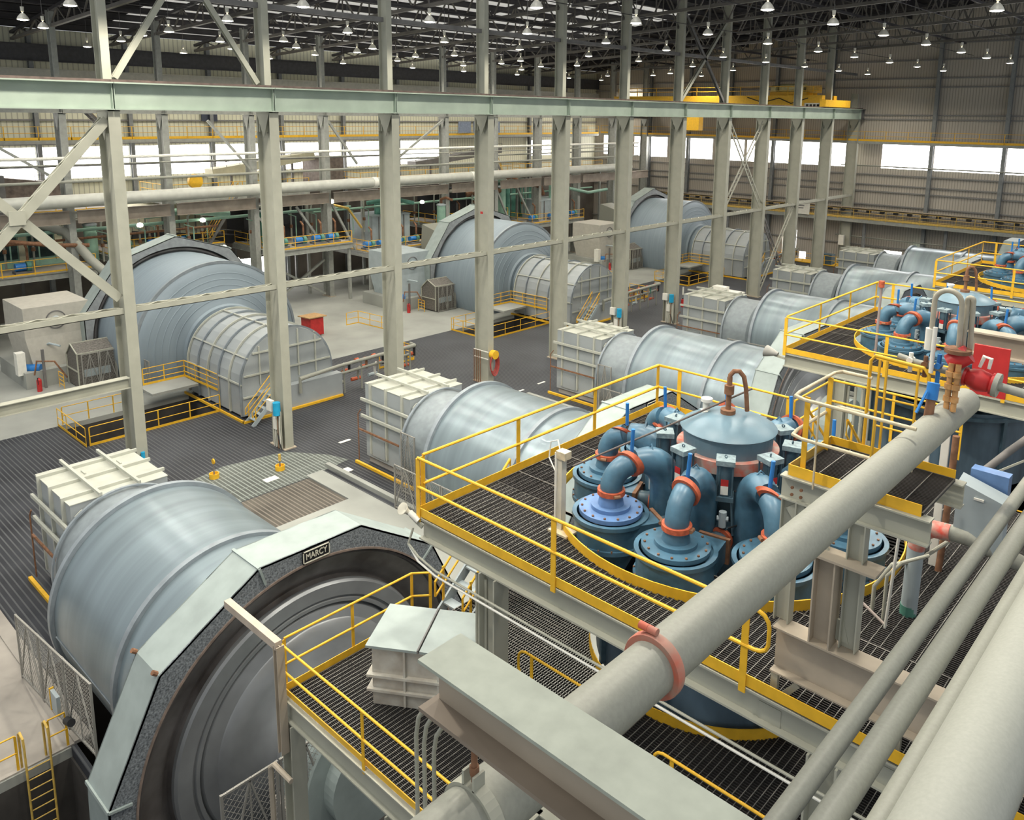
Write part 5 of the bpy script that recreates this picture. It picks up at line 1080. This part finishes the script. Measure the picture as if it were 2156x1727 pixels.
for i, (x, y, lb) in enumerate([(.55, 3.1, 'left'), (2.05, 5.85, 'right')]):
    t = thing('bollard_marker', (x, y, 0), '%s of the two yellow weighted floor markers' % lb, 'bollard', 'yellow floor markers')
    MB().lathe((x, y, 0), (0, 0, 1), [(.01, 0), (.01, .24), (.26, .24), (.26, .2), (.1, .18), (.1, 0)], 24).build('base', YEL, t); MB().cyl((x, y, .1), (x, y, .75), .035, n=10).build('stem', DSTEEL, t)
    if i == 0: MB().cyl((x, y - .03, .88), (x, y + .03, .88), .14, n=20).build('disc', YEL, t)
    else: MB().cyl((x, y, .5), (x, y, .85), .07, n=10).build('sleeve', YELD, t)
t = thing('panel_hut', (8.2, 7.5 * S - 6, 0), 'white roofed equipment box behind the fourth feed box', 'enclosure')
MB().box(2.2, 4.8, 46.2, 48.4, 0, 3.1).build('body', EGREY, t); MB().box(2.0, 5.0, 46.0, 48.6, 3.1, 3.22).build('roof', WHT, t); MB().box(2.8, 4.0, 46.8, 47.6, 3.22, 3.7).build('roof_fan', WHT, t)
# ================================================================== BIG PIPE AND THIN PIPES ON THE REAR ROW
t = thing('header_pipe', (-29.6, 35, 10.7), 'long fat pale pipe running the length of the rear column row', 'pipe')
MB().cyl((-29.2, -9, 11.2), (-29.2, 78, 11.2), .5, n=32).build('pipe', mat('header_pipe_paint', (.50, .51, .46), .45, var=.08, scale=2), t)
for y in (34.7, 48.0, 62): MB().cyl((-29.2, y, 11.2), (-29.2, y + .5, 11.2), .53, n=32).build('white_band', WHT, t)
for i, (z, r) in enumerate(((14.4, .13), (12.65, .11), (13.9, .06))): single(MB().cyl((-29.3, -9, z), (-29.3, 80, z), r, n=14), 'thin_pipe', WHT if i == 0 else PIPE, '%s of the thin pipes above the fat rear pipe' % ('highest', 'lowest', 'middle')[i], 'pipe')
for k in range(-1, 11):
    single(MB().ibeam((-30.0, k * S + .27, 9.9), (-30.0, (k + 1) * S - .27, 9.9), .3, 1.0, .04), 'support_beam', mat('rusty_beige_steel', (.34, .29, .24), .65, var=.2, scale=1), 'brown beam carrying the fat rear pipe, bay %s from the left' % ORD[k + 2], 'beam', 'rear pipe beams')
# knee and X braces on the rear row
b = 0
for (k, y0, z0, y1, z1) in [(-1, -7.3, 17.4, -.3, 12.2), (0, .3, 17.3, 7.3, 12.5), (-1, -7.3, 9.0, -3.8, 16.5), (2, 18.9, 17.2, 22.6, 12.9), (4, 30.8, 17.2, 34, 13), (5, 38.4, 13, 45.4, 17.4), (3, 23.1, 8.5, 26.5, 5.2), (3, 27, 9.2, 30.2, 4.6), (4, 30.9, 9.2, 33.5, 4.4), (7, 53.5, 9.3, 56.5, 3.8), (7, 60.6, 3.8, 57.0, 9.3), (3, 24.3, 3.8, 29.8, .4), (3, 29.8, 3.8, 24.3, .4)]:
    b += 1; single(MB().bar((-30.6, y0, z0), (-30.6, y1, z1), .22, .2), 'rear_brace', MATS['rear_column_steel'], 'diagonal brace number %d along the rear column row' % b, 'brace', 'rear row braces')
# ================================================================== LEFT AISLE: MEZZANINES, RAILINGS, PLANT
def mezz(x0, x1, y0, y1, z, label, rail_label, legs=True, group='left aisle mezzanines', step=2.2, front=True, side=True):
    t = thing('mezzanine', (x0, y0, z), label, 'mezzanine', group)
    MB().box(x0, x1, y0, y1, z - .08, z).build('deck', CONCD, t); MB().ibeam((x1, y0, z - .35), (x1, y1, z - .35), .25, .5, .03).build('edge_beam', MATS['rear_column_steel'], t); MB().ibeam((x0, y0, z - .35), (x1, y0, z - .35), .25, .5, .03).build('edge_beam', MATS['rear_column_steel'], t)
    if legs:
        for yy in (y0 + .3, y1 - .3): MB().bar((x1 - .2, yy, 0), (x1 - .2, yy, z - .6), .25, .25).build('leg', MATS['rear_column_steel'], t)
    path = [(x1, y0 + .05, z), (x1, y1 - .05, z)]
    if side: path = [(x0 + .5, y0 + .05, z)] + path
    guardrail(path, rail_label, toe=.12, step=step, group='mezzanine railings')
mezz(-38, -31.6, -8, 9.5, 5.6, 'dark mezzanine floor at the far left edge', 'yellow railing on the mezzanine at the far left edge', side=False)
mezz(-39, -33.0, 11, 21.0, 6.2, 'mezzanine behind the nearest large mill', 'yellow railing on the mezzanine behind the nearest large mill')
mezz(-36, -28.2, 23.2, 31.5, 5.7, 'mezzanine left of the third front column', 'yellow railing on the mezzanine left of the third front column')
mezz(-37, -28.4, 33.5, 42.8, 4.4, 'lower mezzanine left of the second large mill', 'yellow railing on the lower mezzanine by the second large mill')
mezz(-38, -31.6, 45, 56.5, 5.8, 'mezzanine behind the second large mill', 'yellow railing on the mezzanine behind the second large mill')
mezz(-37, -29.0, 58, 68, 5.0, 'mezzanine between the second and farthest large mills', 'yellow railing on the mezzanine before the farthest large mill')
mezz(-39, -33.5, -8, 12, 10.0, 'upper dark deck at the far left', 'yellow railing on the upper deck at the far left')
mezz(-39, -33.0, 16, 30, 10.6, 'upper deck behind the second rear bay', 'yellow railing on the upper deck behind the thick rear pipe')
mezz(-39, -33.0, 36, 60, 10.8, 'long upper deck toward the middle of the left aisle', 'yellow railing on the long upper deck in the left aisle')
mezz(-39, -34.0, 62, 78, 10.8, 'upper deck near the far end of the left aisle', 'yellow railing on the far upper deck in the left aisle')
# wall walkways with yellow rails
def walkway(p0, p1, width, z, label, rl, axis, m=YEL, hh=1.07, step=2.5):
    t = thing('wall_walkway', (p0[0], p0[1], z), label, 'walkway'); d = (Vector(p1) - Vector(p0)).normalized(); s_ = Vector(axis)
    a = Vector((p0[0], p0[1], z)); b = Vector((p1[0], p1[1], z)); MB().bar(a + s_ * width / 2 - Vector((0, 0, .06)), b + s_ * width / 2 - Vector((0, 0, .06)), width, .1, (0, 0, 1)).build('deck', DSTEEL, t)
    MB().bar(a + Vector((0, 0, -.22)), b + Vector((0, 0, -.22)), .1, .3, (0, 0, 1)).build('edge_beam', MATS['rear_column_steel'], t); MB().bar(a + Vector((0, 0, .06)), b + Vector((0, 0, .06)), .02, .24, (0, 0, 1)).build('toe_board', m, t)
    guardrail([tuple(a), tuple(b)], rl, toe=0, step=step, h=hh)
walkway((-39.6, -14), (-39.6, 84), 1.2, 15.45, 'high walkway along the left wall above the windows', 'thin yellow railing of the high left wall walkway', (-1, 0, 0))
walkway((-39, 83.8), (33, 83.8), 1.0, 15.55, 'high walkway along the end wall above the windows', 'thin yellow railing of the high end wall walkway', (0, 1, 0))
# conveyor gallery on the end wall
t = thing('conveyor_gallery', (0, 83, 6), 'long conveyor gallery with idlers across the end wall', 'conveyor')
MB().box(-30, 33, 82.9, 84.3, 6.2, 6.3).build('deck', DSTEEL, t); MB().bar((-30, 82.9, 6.1), (33, 82.9, 6.1), .1, .45, (0, 0, 1)).build('edge_beam', MATS['rear_column_steel'], t); MB().bar((-30, 82.82, 6.45), (33, 82.82, 6.45), .03, .26, (0, 0, 1)).build('toe_board', YELD, t)
MB().box(-30, 33, 83.6, 84.3, 7.35, 7.5).build('belt', BLK, t); MB().bar((-30, 83.3, 7.6), (33, 83.3, 7.6), .12, .12, (0, 0, 1)).build('upper_stringer', BROWN, t); MB().bar((-30, 83.3, 7.1), (33, 83.3, 7.1), .1, .14, (0, 0, 1)).build('lower_stringer', DSTEEL, t)
for i in range(40): 
    x = -29.5 + i * 1.57; MB().box(x, x + .5, 83.2, 83.5, 7.1, 7.45).build('idler', BLK, t)
guardrail([(-30, 82.85, 6.3), (33, 82.85, 6.3)], 'dusty yellow railing of the conveyor gallery', toe=0, step=1.9, m=YELD, mids=2, h=1.15)
for i in range(7): single(MB().bar((-26 + i * 9.2, 83.9, 0), (-26 + i * 9.2, 83.9, 6.2), .3, .3), 'gallery_leg', WC, 'dark leg under the conveyor gallery, %s from the left' % ORD[i + 1], 'leg', 'gallery legs')
t = thing('notice_sign', (-6.2, 82.7, 6.3), 'white notice sign hung on the conveyor gallery between two columns', 'sign'); MB().box(-7.4, -4.9, 82.68, 82.72, 6.3, 8.0).build('board', WHT, t)
for i in range(3): MB().box(-6.8 + .1 * i, -5.5 - .1 * i, 82.66, 82.68, 7.6 - i * .3, 7.72 - i * .3).build('text_line', DSTEEL, t)
single(MB().box(-3.6, -2.9, 82.68, 82.72, 6.2, 7.9), 'narrow_sign', WHT, 'narrow white panel on the conveyor gallery right of the notice', 'panel')
single(MB().box(-1.2, -.55, 83.2, 83.6, 2.9, 4.1), 'wall_box', WHT, 'small white box on the twelfth column below the gallery', 'box')
single(MB().cyl((7.4, 84.3, 3.3), (7.4, 84.6, 3.3), .3, n=16), 'wall_lamp', mat('wall_lamp_glass', (.6, .8, .7), .4, emit=1.5), 'small round greenish wall lamp low on the end wall', 'lamp')
for i, (z, lb) in enumerate([(4.0, 'lower'), (12.6, 'upper')]): single(MB().cyl((-2, 84.2, z), (32, 84.2, z), .08, n=8), 'wall_pipe', PIPE, '%s thin horizontal pipe on the end wall' % lb, 'pipe')
t = thing('yellow_platform', (-4, 80.2, 0), 'low yellow-railed machine platform at the far end behind the columns', 'platform'); MB().box(-6.5, 1.8, 79.0, 81.0, .9, 1.0).build('deck', YEL, t); MB().box(-2.2, -.2, 79.2, 80.2, 1.0, 2.2).build('machine', BLUED, t); MB().box(-6.4, 1.7, 79.1, 80.9, 0, .9).build('base', DSTEEL, t)
guardrail([(-6.5, 79.0, 1.0), (1.8, 79.0, 1.0)], 'yellow railing of the low machine platform at the far end', toe=0, step=1.5)
# yellow bridge crane
t = thing('bridge_crane', (-15, 77, 19.3), 'yellow bridge crane parked near the far end wall', 'crane')
for y in (75.2, 78.4): MB().box(-29.8, -.9, y - .4, y + .4, 19.5, 20.6).build('bridge_girder', YEL, t)
for x in (-30.4, -.35): MB().box(x - .35, x + .35, 73.8, 80.6, 19.33, 20.1).build('end_truck', YEL, t)
MB().box(-7.5, -3.0, 75.4, 78.2, 20.6, 21.0).build('trolley_frame', YEL, t); MB().cyl((-6.8, 76.8, 21.4), (-3.8, 76.8, 21.4), .55, n=20).build('hoist_drum', mat('cream_paint', (.75, .68, .35), .5), t); MB().cyl((-7.6, 76.2, 21.3), (-7.0, 76.2, 21.3), .5, n=20).build('motor', mat('cream_paint', (.75, .68, .35), .5), t); MB().box(-3.4, -2.2, 76, 77.6, 20.9, 21.6).build('gear_case', YELD, t)
for x in range(-29, 0, 3): MB().bar((x, 74.8, 20.6), (x, 74.8, 21.6), .06, .06).build('rail_post', YEL, t)
for z in (21.6, 21.1): MB().bar((-29, 74.8, z), (-1, 74.8, z), .06, .06).build('walk_rail', YEL, t)
MB().tube([(-10, 74.7, 20.4), (-8, 74.7, 19.8), (-6, 74.7, 20.3), (-4.5, 74.7, 19.7), (-2.5, 74.7, 20.3)], .05, 6).build('festoon_cable', BLK, t)
MB().box(-18.6, -16.4, 74.6, 75.6, 16.4, 18.6).build('cab', YEL, t); MB().box(-17.8, -17.2, 75, 75.4, 18.6, 19.5).build('cab_hanger', YEL, t)
q = MB().box(-2.9, -1.1, 74.77, 74.79, 19.35, 19.75).build('name_board', WHT, t)
for i in range(4): MB().box(-2.7 + i * .42, -2.42 + i * .42, 74.75, 74.77, 19.38, 19.62).build('board_mark', BLK, q)
# green, teal and dark plant in the left aisle
random.seed(11)
def plant_box(x0, x1, y0, y1, z0, z1, name, m, label, cat, det=True):
    t = thing(name, ((x0 + x1) / 2, y0, z0), label, cat); MB().box(x0, x1, y0, y1, z0, z1).build('body', m, t)
    if det:
        n = max(2, int((y1 - y0) / 1.4))
        for i in range(n): 
            yy = y0 + (y1 - y0) * (i + .5) / n; MB().box(x1, x1 + .08, yy - .05, yy + .05, z0, z1).build('rib', DSTEEL, t)
        MB().box(x0 - .05, x1 + .12, y0 - .05, y1 + .05, z1, z1 + .1).build('top_plate', m, t)
    return t
t = plant_box(-38.5, -35.2, -8, 8.8, 5.6, 9.2, 'control_room', TEAL, 'pale green panelled control room on the far left mezzanine', 'room', False)
for i in range(6): MB().box(-35.2, -35.12, -7.2 + i * 2.6, -5.4 + i * 2.6, 6.3, 8.5).build('window_pane', mat('dark_glass', (.03, .05, .05), .2, var=.3), t)
for i in range(6): MB().box(-35.2, -35.1, -5.3 + i * 2.6, -4.7 + i * 2.6, 6.0, 8.9).build('tan_panel', TAN, t)
plant_box(-38.8, -36, 13, 20.5, 6.2, 9.6, 'louvre_wall', TAN, 'tan ribbed enclosure above the nearest large mill', 'enclosure')
plant_box(-38.5, -35.0, 24.0, 31, 5.7, 8.8, 'screen_box', BLK, 'dark screen housing left of the third front column', 'housing')
plant_box(-38.5, -34.0, 48, 55.5, 5.8, 9.0, 'screen_box', BLK, 'dark screen housing behind the second large mill', 'housing')
plant_box(-36.5, -32.5, 37, 42, 4.4, 7.2, 'pump_house', EGREY, 'grey box behind the gear guard of the second large mill', 'housing')
plant_box(-33.5, -30.5, 61, 66, 5.0, 7.4, 'pump_house', EGREY, 'grey box on the mezzanine before the farthest large mill', 'housing')
plant_box(-38.8, -35, 58, 66, 5.0, 9.5, 'tank_housing', GREEN, 'green housing toward the far end of the left aisle', 'housing')
plant_box(-39, -34.5, 33, 35, 10.6, 13.5, 'transfer_tower', mat('brown_plant', (.16, .13, .11), .7, var=.3), 'dark transfer tower in front of the left windows', 'tower', False)
# sloping dark conveyors against the left windows
for i, (y0, z0, y1, z1, x, lb) in enumerate([(-10, 13.8, 9.5, 11.0, -37, 'dark sloping conveyor at the far left in front of the windows'), (22, 12.2, 33, 13.6, -37.4, 'tan sloping conveyor before the left windows'), (46, 12.2, 60, 13.6, -37.0, 'sloping conveyor in the middle of the left aisle'), (14, 7.2, 30, 5.0, -36.5, 'low dark sloping conveyor behind the mezzanines')]):
    t = thing('inclined_conveyor', (x, y0, z0), lb, 'conveyor'); m = (MATS['brown_plant'], TAN, DSTEEL, BLK)[i]; hh = (1.9, .8, .7, .8)[i]
    MB().bar((x, y0, z0), (x, y1, z1), 1.6, hh, (0, 0, 1)).build('truss_box', m, t)
    for s_ in (.8,): MB().bar((x + s_, y0, z0 + hh / 2 + .5), (x + s_, y1, z1 + hh / 2 + .5), .05, .05).build('hand_rail', DSTEEL, t)
    n = 8
    for j in range(n + 1): 
        p = lerp((x + .8, y0, z0 + hh / 2), (x + .8, y1, z1 + hh / 2), j / n); MB().bar(p, p + Vector((0, 0, .5)), .04, .04).build('rail_post', DSTEEL, t)
    for j in (.2, .8): 
        p = lerp((x, y0, z0 - hh / 2), (x, y1, z1 - hh / 2), j); MB().bar(p, (p.x, p.y, 0), .2, .2).build('trestle_leg', DSTEEL, t)
t = thing('fan_unit', (-33.4, 1.4, 10.0), 'dark fan casing with round impeller at the far left', 'fan'); MB().box(-34.6, -33.4, .4, 4.2, 10.0, 13.0).build('casing', DSTEEL, t); MB().lathe((-33.35, 1.6, 11.9), (1, 0, 0), [(0, 0), (.1, .25), (.12, .5), (.05, .6), (0, .62)], 24).build('impeller', EGREY, t)
t = thing('belt_pulley', (-33.0, 18.5, 10.7), 'round yellow belt pulley guard behind the fat rear pipe', 'pulley'); MB().cyl((-33.2, 18.6, 11.9), (-32.8, 18.6, 11.9), .62, n=24).build('guard', YEL, t); MB().box(-33.8, -32.8, 17.2, 21.2, 10.7, 11.3).build('frame', DSTEEL, t)
# yellow stair of the left aisle
stair(-33.9, -33.0, (19.6, 6.2), (22.6, 10.6), 'yellow-railed stair between decks behind the second front column', 12, DSTEEL)
stair(-33.0, -32.1, (56.0, 10.8), (53.2, 15.4), 'small yellow-railed stair up to the left wall walkway', 10, DSTEEL)
stair(-34.5, -33.6, (12.8, 15.4), (10.4, 18.0), 'short yellow stair on the high left walkway', 8, DSTEEL)
# tanks, ducts and pipes among the mezzanines
i = 0
for (x, y, z0, z1, r, m, lb) in [(-34.5, 10.2, 5.6, 8.6, .5, TEAL, 'slanted'), (-31.9, 24.6, 5.8, 8.8, .7, GREEN, 'green'), (-30.9, 45.2, 0, 8.0, .5, TEAL, 'tall pale green'), (-31.5, 55.2, 5.8, 9.4, .55, TEAL, 'pale green'), (-32.6, 57.3, 0, 9.6, .4, GREEN, 'narrow green'), (-31.8, 64.8, 5, 9.5, .45, TEAL, 'far pale green'), (-33.8, 39.0, 7.2, 9.4, .6, GREEN, 'squat green')]:
    i += 1; t = thing('vessel', (x, y, z0), '%s cylindrical vessel among the left aisle plant' % lb, 'vessel'); MB().cyl((x, y, z0), (x, y, z1), r, n=20).build('shell', m, t); MB().lathe((x, y, z1), (0, 0, 1), [(0, r + .06), (.1, r + .06), (.22, r * .6), (.26, 0)], 20).build('head', EGREY, t); MB().tube([(x, y, z1 + .2), (x, y, z1 + .7), (x + .6, y + .2, z1 + .9), (x + 1.0, y + .8, z1 + .6)], .14, 10).build('nozzle_pipe', RUST if i % 2 else PIPE, t)
i = 0
for pts, r, m in [([(-32.5, 6, 9.2), (-31.5, 7.5, 8.6), (-29.4, 8.4, 6.5), (-27.6, 9.2, 5.2)], .35, PIPE), ([(-31, 3, 8.4), (-30.6, 6.2, 7.8), (-30.2, 8.6, 7.6)], .16, RUST), ([(-33, 14, 9.2), (-31, 17, 9.6), (-31, 20.5, 9.0)], .3, TEAL), ([(-32, 36, 8.8), (-31, 38.5, 9.2), (-30.6, 41, 8.6)], .22, GREEN), ([(-31.5, 30, 9.4), (-31.0, 33, 8.6), (-31.6, 35, 6.4)], .12, YELD), ([(-32, 50, 8.8), (-31.2, 52.2, 9.4), (-31.4, 55, 9.0)], .3, RUST),
                  ([(-31.5, 57.4, 9.4), (-30.6, 59.4, 9.8), (-30.8, 61.4, 9.2), (-31, 62.2, 8.2)], .26, RUST), ([(-29.5, 11.2, 3.2), (-27, 11.2, 4.2), (-24, 11.2, 3.6), (-22.3, 11.2, 2.6)], .9, PIPE), ([(-30, 66, 8.8), (-30, 70, 8.0), (-30, 74, 8.2)], .2, TEAL)]:
    i += 1; single(MB().tube(pts, r, 14), 'process_duct', m, '%s process pipe weaving through the left aisle plant' % ORD[i], 'pipe', 'left aisle process pipes')
for k in range(3):
    y = YS[k]; t = thing('feed_chute', (-27, y, 0), 'grey feed chute and pier on the far side of the %s large mill' % ORD[k + 1], 'chute', 'mill feed chutes')
    MB().box(-29, -24.6, y - 1.6, y + 1.6, 0, 3.4).build('pier', CONC, t); MB().prism([(-28.5, y - 1.2, 3.4), (-24.8, y - 1.2, 3.4), (-25.6, y - 1.2, 6.0), (-28.2, y - 1.2, 6.6)], (0, 2.4, 0)).build('hopper', PIPE, t)
    MB().lathe((-24.6, y, 2.2), (1, 0, 0), [(0, 2.0), (1.4, 2.0), (1.6, 3.5), (2.3, 5.5)], 48).build('feed_head', SAGM, t)
# small scattered floodlights and red lamp in the left aisle
for i, (x, y, z) in enumerate([(-31, 19.9, 5.9), (-31.6, 18.4, 8.4), (-31, 31.2, 9.2), (-31, 32.2, 9.3), (-30.8, 42.4, 8.4), (-28.6, 44.1, 6.0), (-29.2, 20.1, 5.0), (-30.4, 12.6, 8.6)]):
    single(MB().lathe((x, y, z), (0, 0, 1), [(0, 0), (.05, .2), (.2, .26), (.36, .16), (.4, 0)], 16), 'work_lamp', mat('work_lamp_glow', (1, .98, .8), .4, emit=4.0), 'small glowing work lamp, %s counting away from the camera in the left aisle' % ORD[i + 1], 'lamp', 'left aisle work lamps')
# hanging banner and blue mesh baskets on the high walkway
for i in range(3): single(MB().box(-39.5, -39.4, 55.5 + i * 2.6, 57.6 + i * 2.6, 15.7, 17.1), 'mesh_basket', mat('basket_blue', (.2, .24, .32), .5, var=.3, scale=9), '%s blue-grey basket on the high left walkway' % ('leftmost', 'middle', 'rightmost')[i], 'basket')
single(MB().box(-40.8, -40.7, 23.2, 24.8, 17.0, 19.0), 'wall_vent', mat('vent_dark', (.06, .07, .10), .5), 'small dark square vent high on the left wall', 'vent')
# red tag line on the fourth column
single(MB().box(-.7, -.5, 3 * S - .3, 3 * S - .26, 11.6, 11.75), 'red_tag', RED, 'tiny red tag high on the fourth front column', 'tag')

# small repeated plant among the mezzanines
random.seed(5)
pump0 = None
spots = [(-32.4, y, 5.6) for y in (-5, -2.5, 1, 4.5)] + [(-33.8, y, 6.2) for y in (12.5, 15, 17.5)] + [(-29.4, y, 5.7) for y in (24.5, 26.5, 28.4, 30)] + [(-29.8, y, 4.4) for y in (34.5, 36.2, 38.5, 40.3)] + [(-32.6, y, 5.8) for y in (46.5, 49, 51.5, 54)] + [(-30.2, y, 5.0) for y in (59.4, 63, 65.4, 67)]
for (x, y, z) in spots:
    if pump0 is None:
        t = thing('pump_set', (x, y, z), 'small blue and green pump set on the crowded left aisle mezzanines', 'pump', 'mezzanine pump sets')
        MB().cyl((x, y - .5, z + .5), (x, y + .2, z + .5), .3, n=14).build('motor', BLUEH, t); MB().lathe((x, y + .25, z + .5), (0, 1, 0), [(0, .1), (0, .42), (.3, .42), (.3, .1)], 16).build('volute', GREEN, t); MB().box(x - .45, x + .45, y - .6, y + .7, z, z + .18).build('base', DSTEEL, t)
        MB().tube([(x, y + .4, z + .9), (x, y + .4, z + 1.9), (x - .4, y + .4, z + 2.2)], .09, 8).build('discharge_pipe', RUST, t); pump0 = t; pp = Vector((x, y, z))
    else: dup(pump0, Vector((x, y, z)) - pp, pump0['label'])
riser0 = None
for i in range(34):
    x = random.choice([-31.6, -32.4, -33.2, -34]) ; y = -6 + i * 2.35 + random.uniform(-.6, .6); z = 5.8
    if riser0 is None:
        t = thing('pipe_riser', (x, y, z), 'thin pale upright pipe with elbows among the left aisle decks', 'pipe', 'left aisle pipe risers')
        MB().tube([(x, y, z), (x, y, z + 3.2), (x + .1, y + .25, z + 3.5), (x + .1, y + 1.2, z + 3.6)], .08, 8).build('pipe', PIPE, t); MB().cyl((x, y, z + 1.2), (x, y, z + 1.5), .15, n=10).build('valve', RUST, t)
        MB().tube([(x + .35, y + .3, z), (x + .35, y + .3, z + 2.3), (x + .35, y - .5, z + 2.6)], .05, 8).build('side_pipe', TEAL, t); riser0 = t; rp = Vector((x, y, z))
    else: dup(riser0, Vector((x, y, z)) - rp, riser0['label'])
for i, (y0, y1, z, r, m) in enumerate([(-8, 34, 8.6, .14, TEAL), (-8, 20, 7.9, .1, RUST), (22, 60, 9.3, .18, PIPE), (30, 74, 8.3, .12, TEAL), (40, 78, 13.2, .1, PIPE), (-8, 40, 13.6, .08, DSTEEL)]):
    single(MB().cyl((-32.0 - .2 * i, y0, z), (-32.0 - .2 * i, y1, z), r, n=12), 'aisle_pipe', m, '%s of the long horizontal pipes behind the rear columns' % ORD[i + 1], 'pipe', 'left aisle long pipes')
# ------------------------------------------------------------------ tidy
for o in bpy.data.objects:
    if '_w' in o: del o['_w']
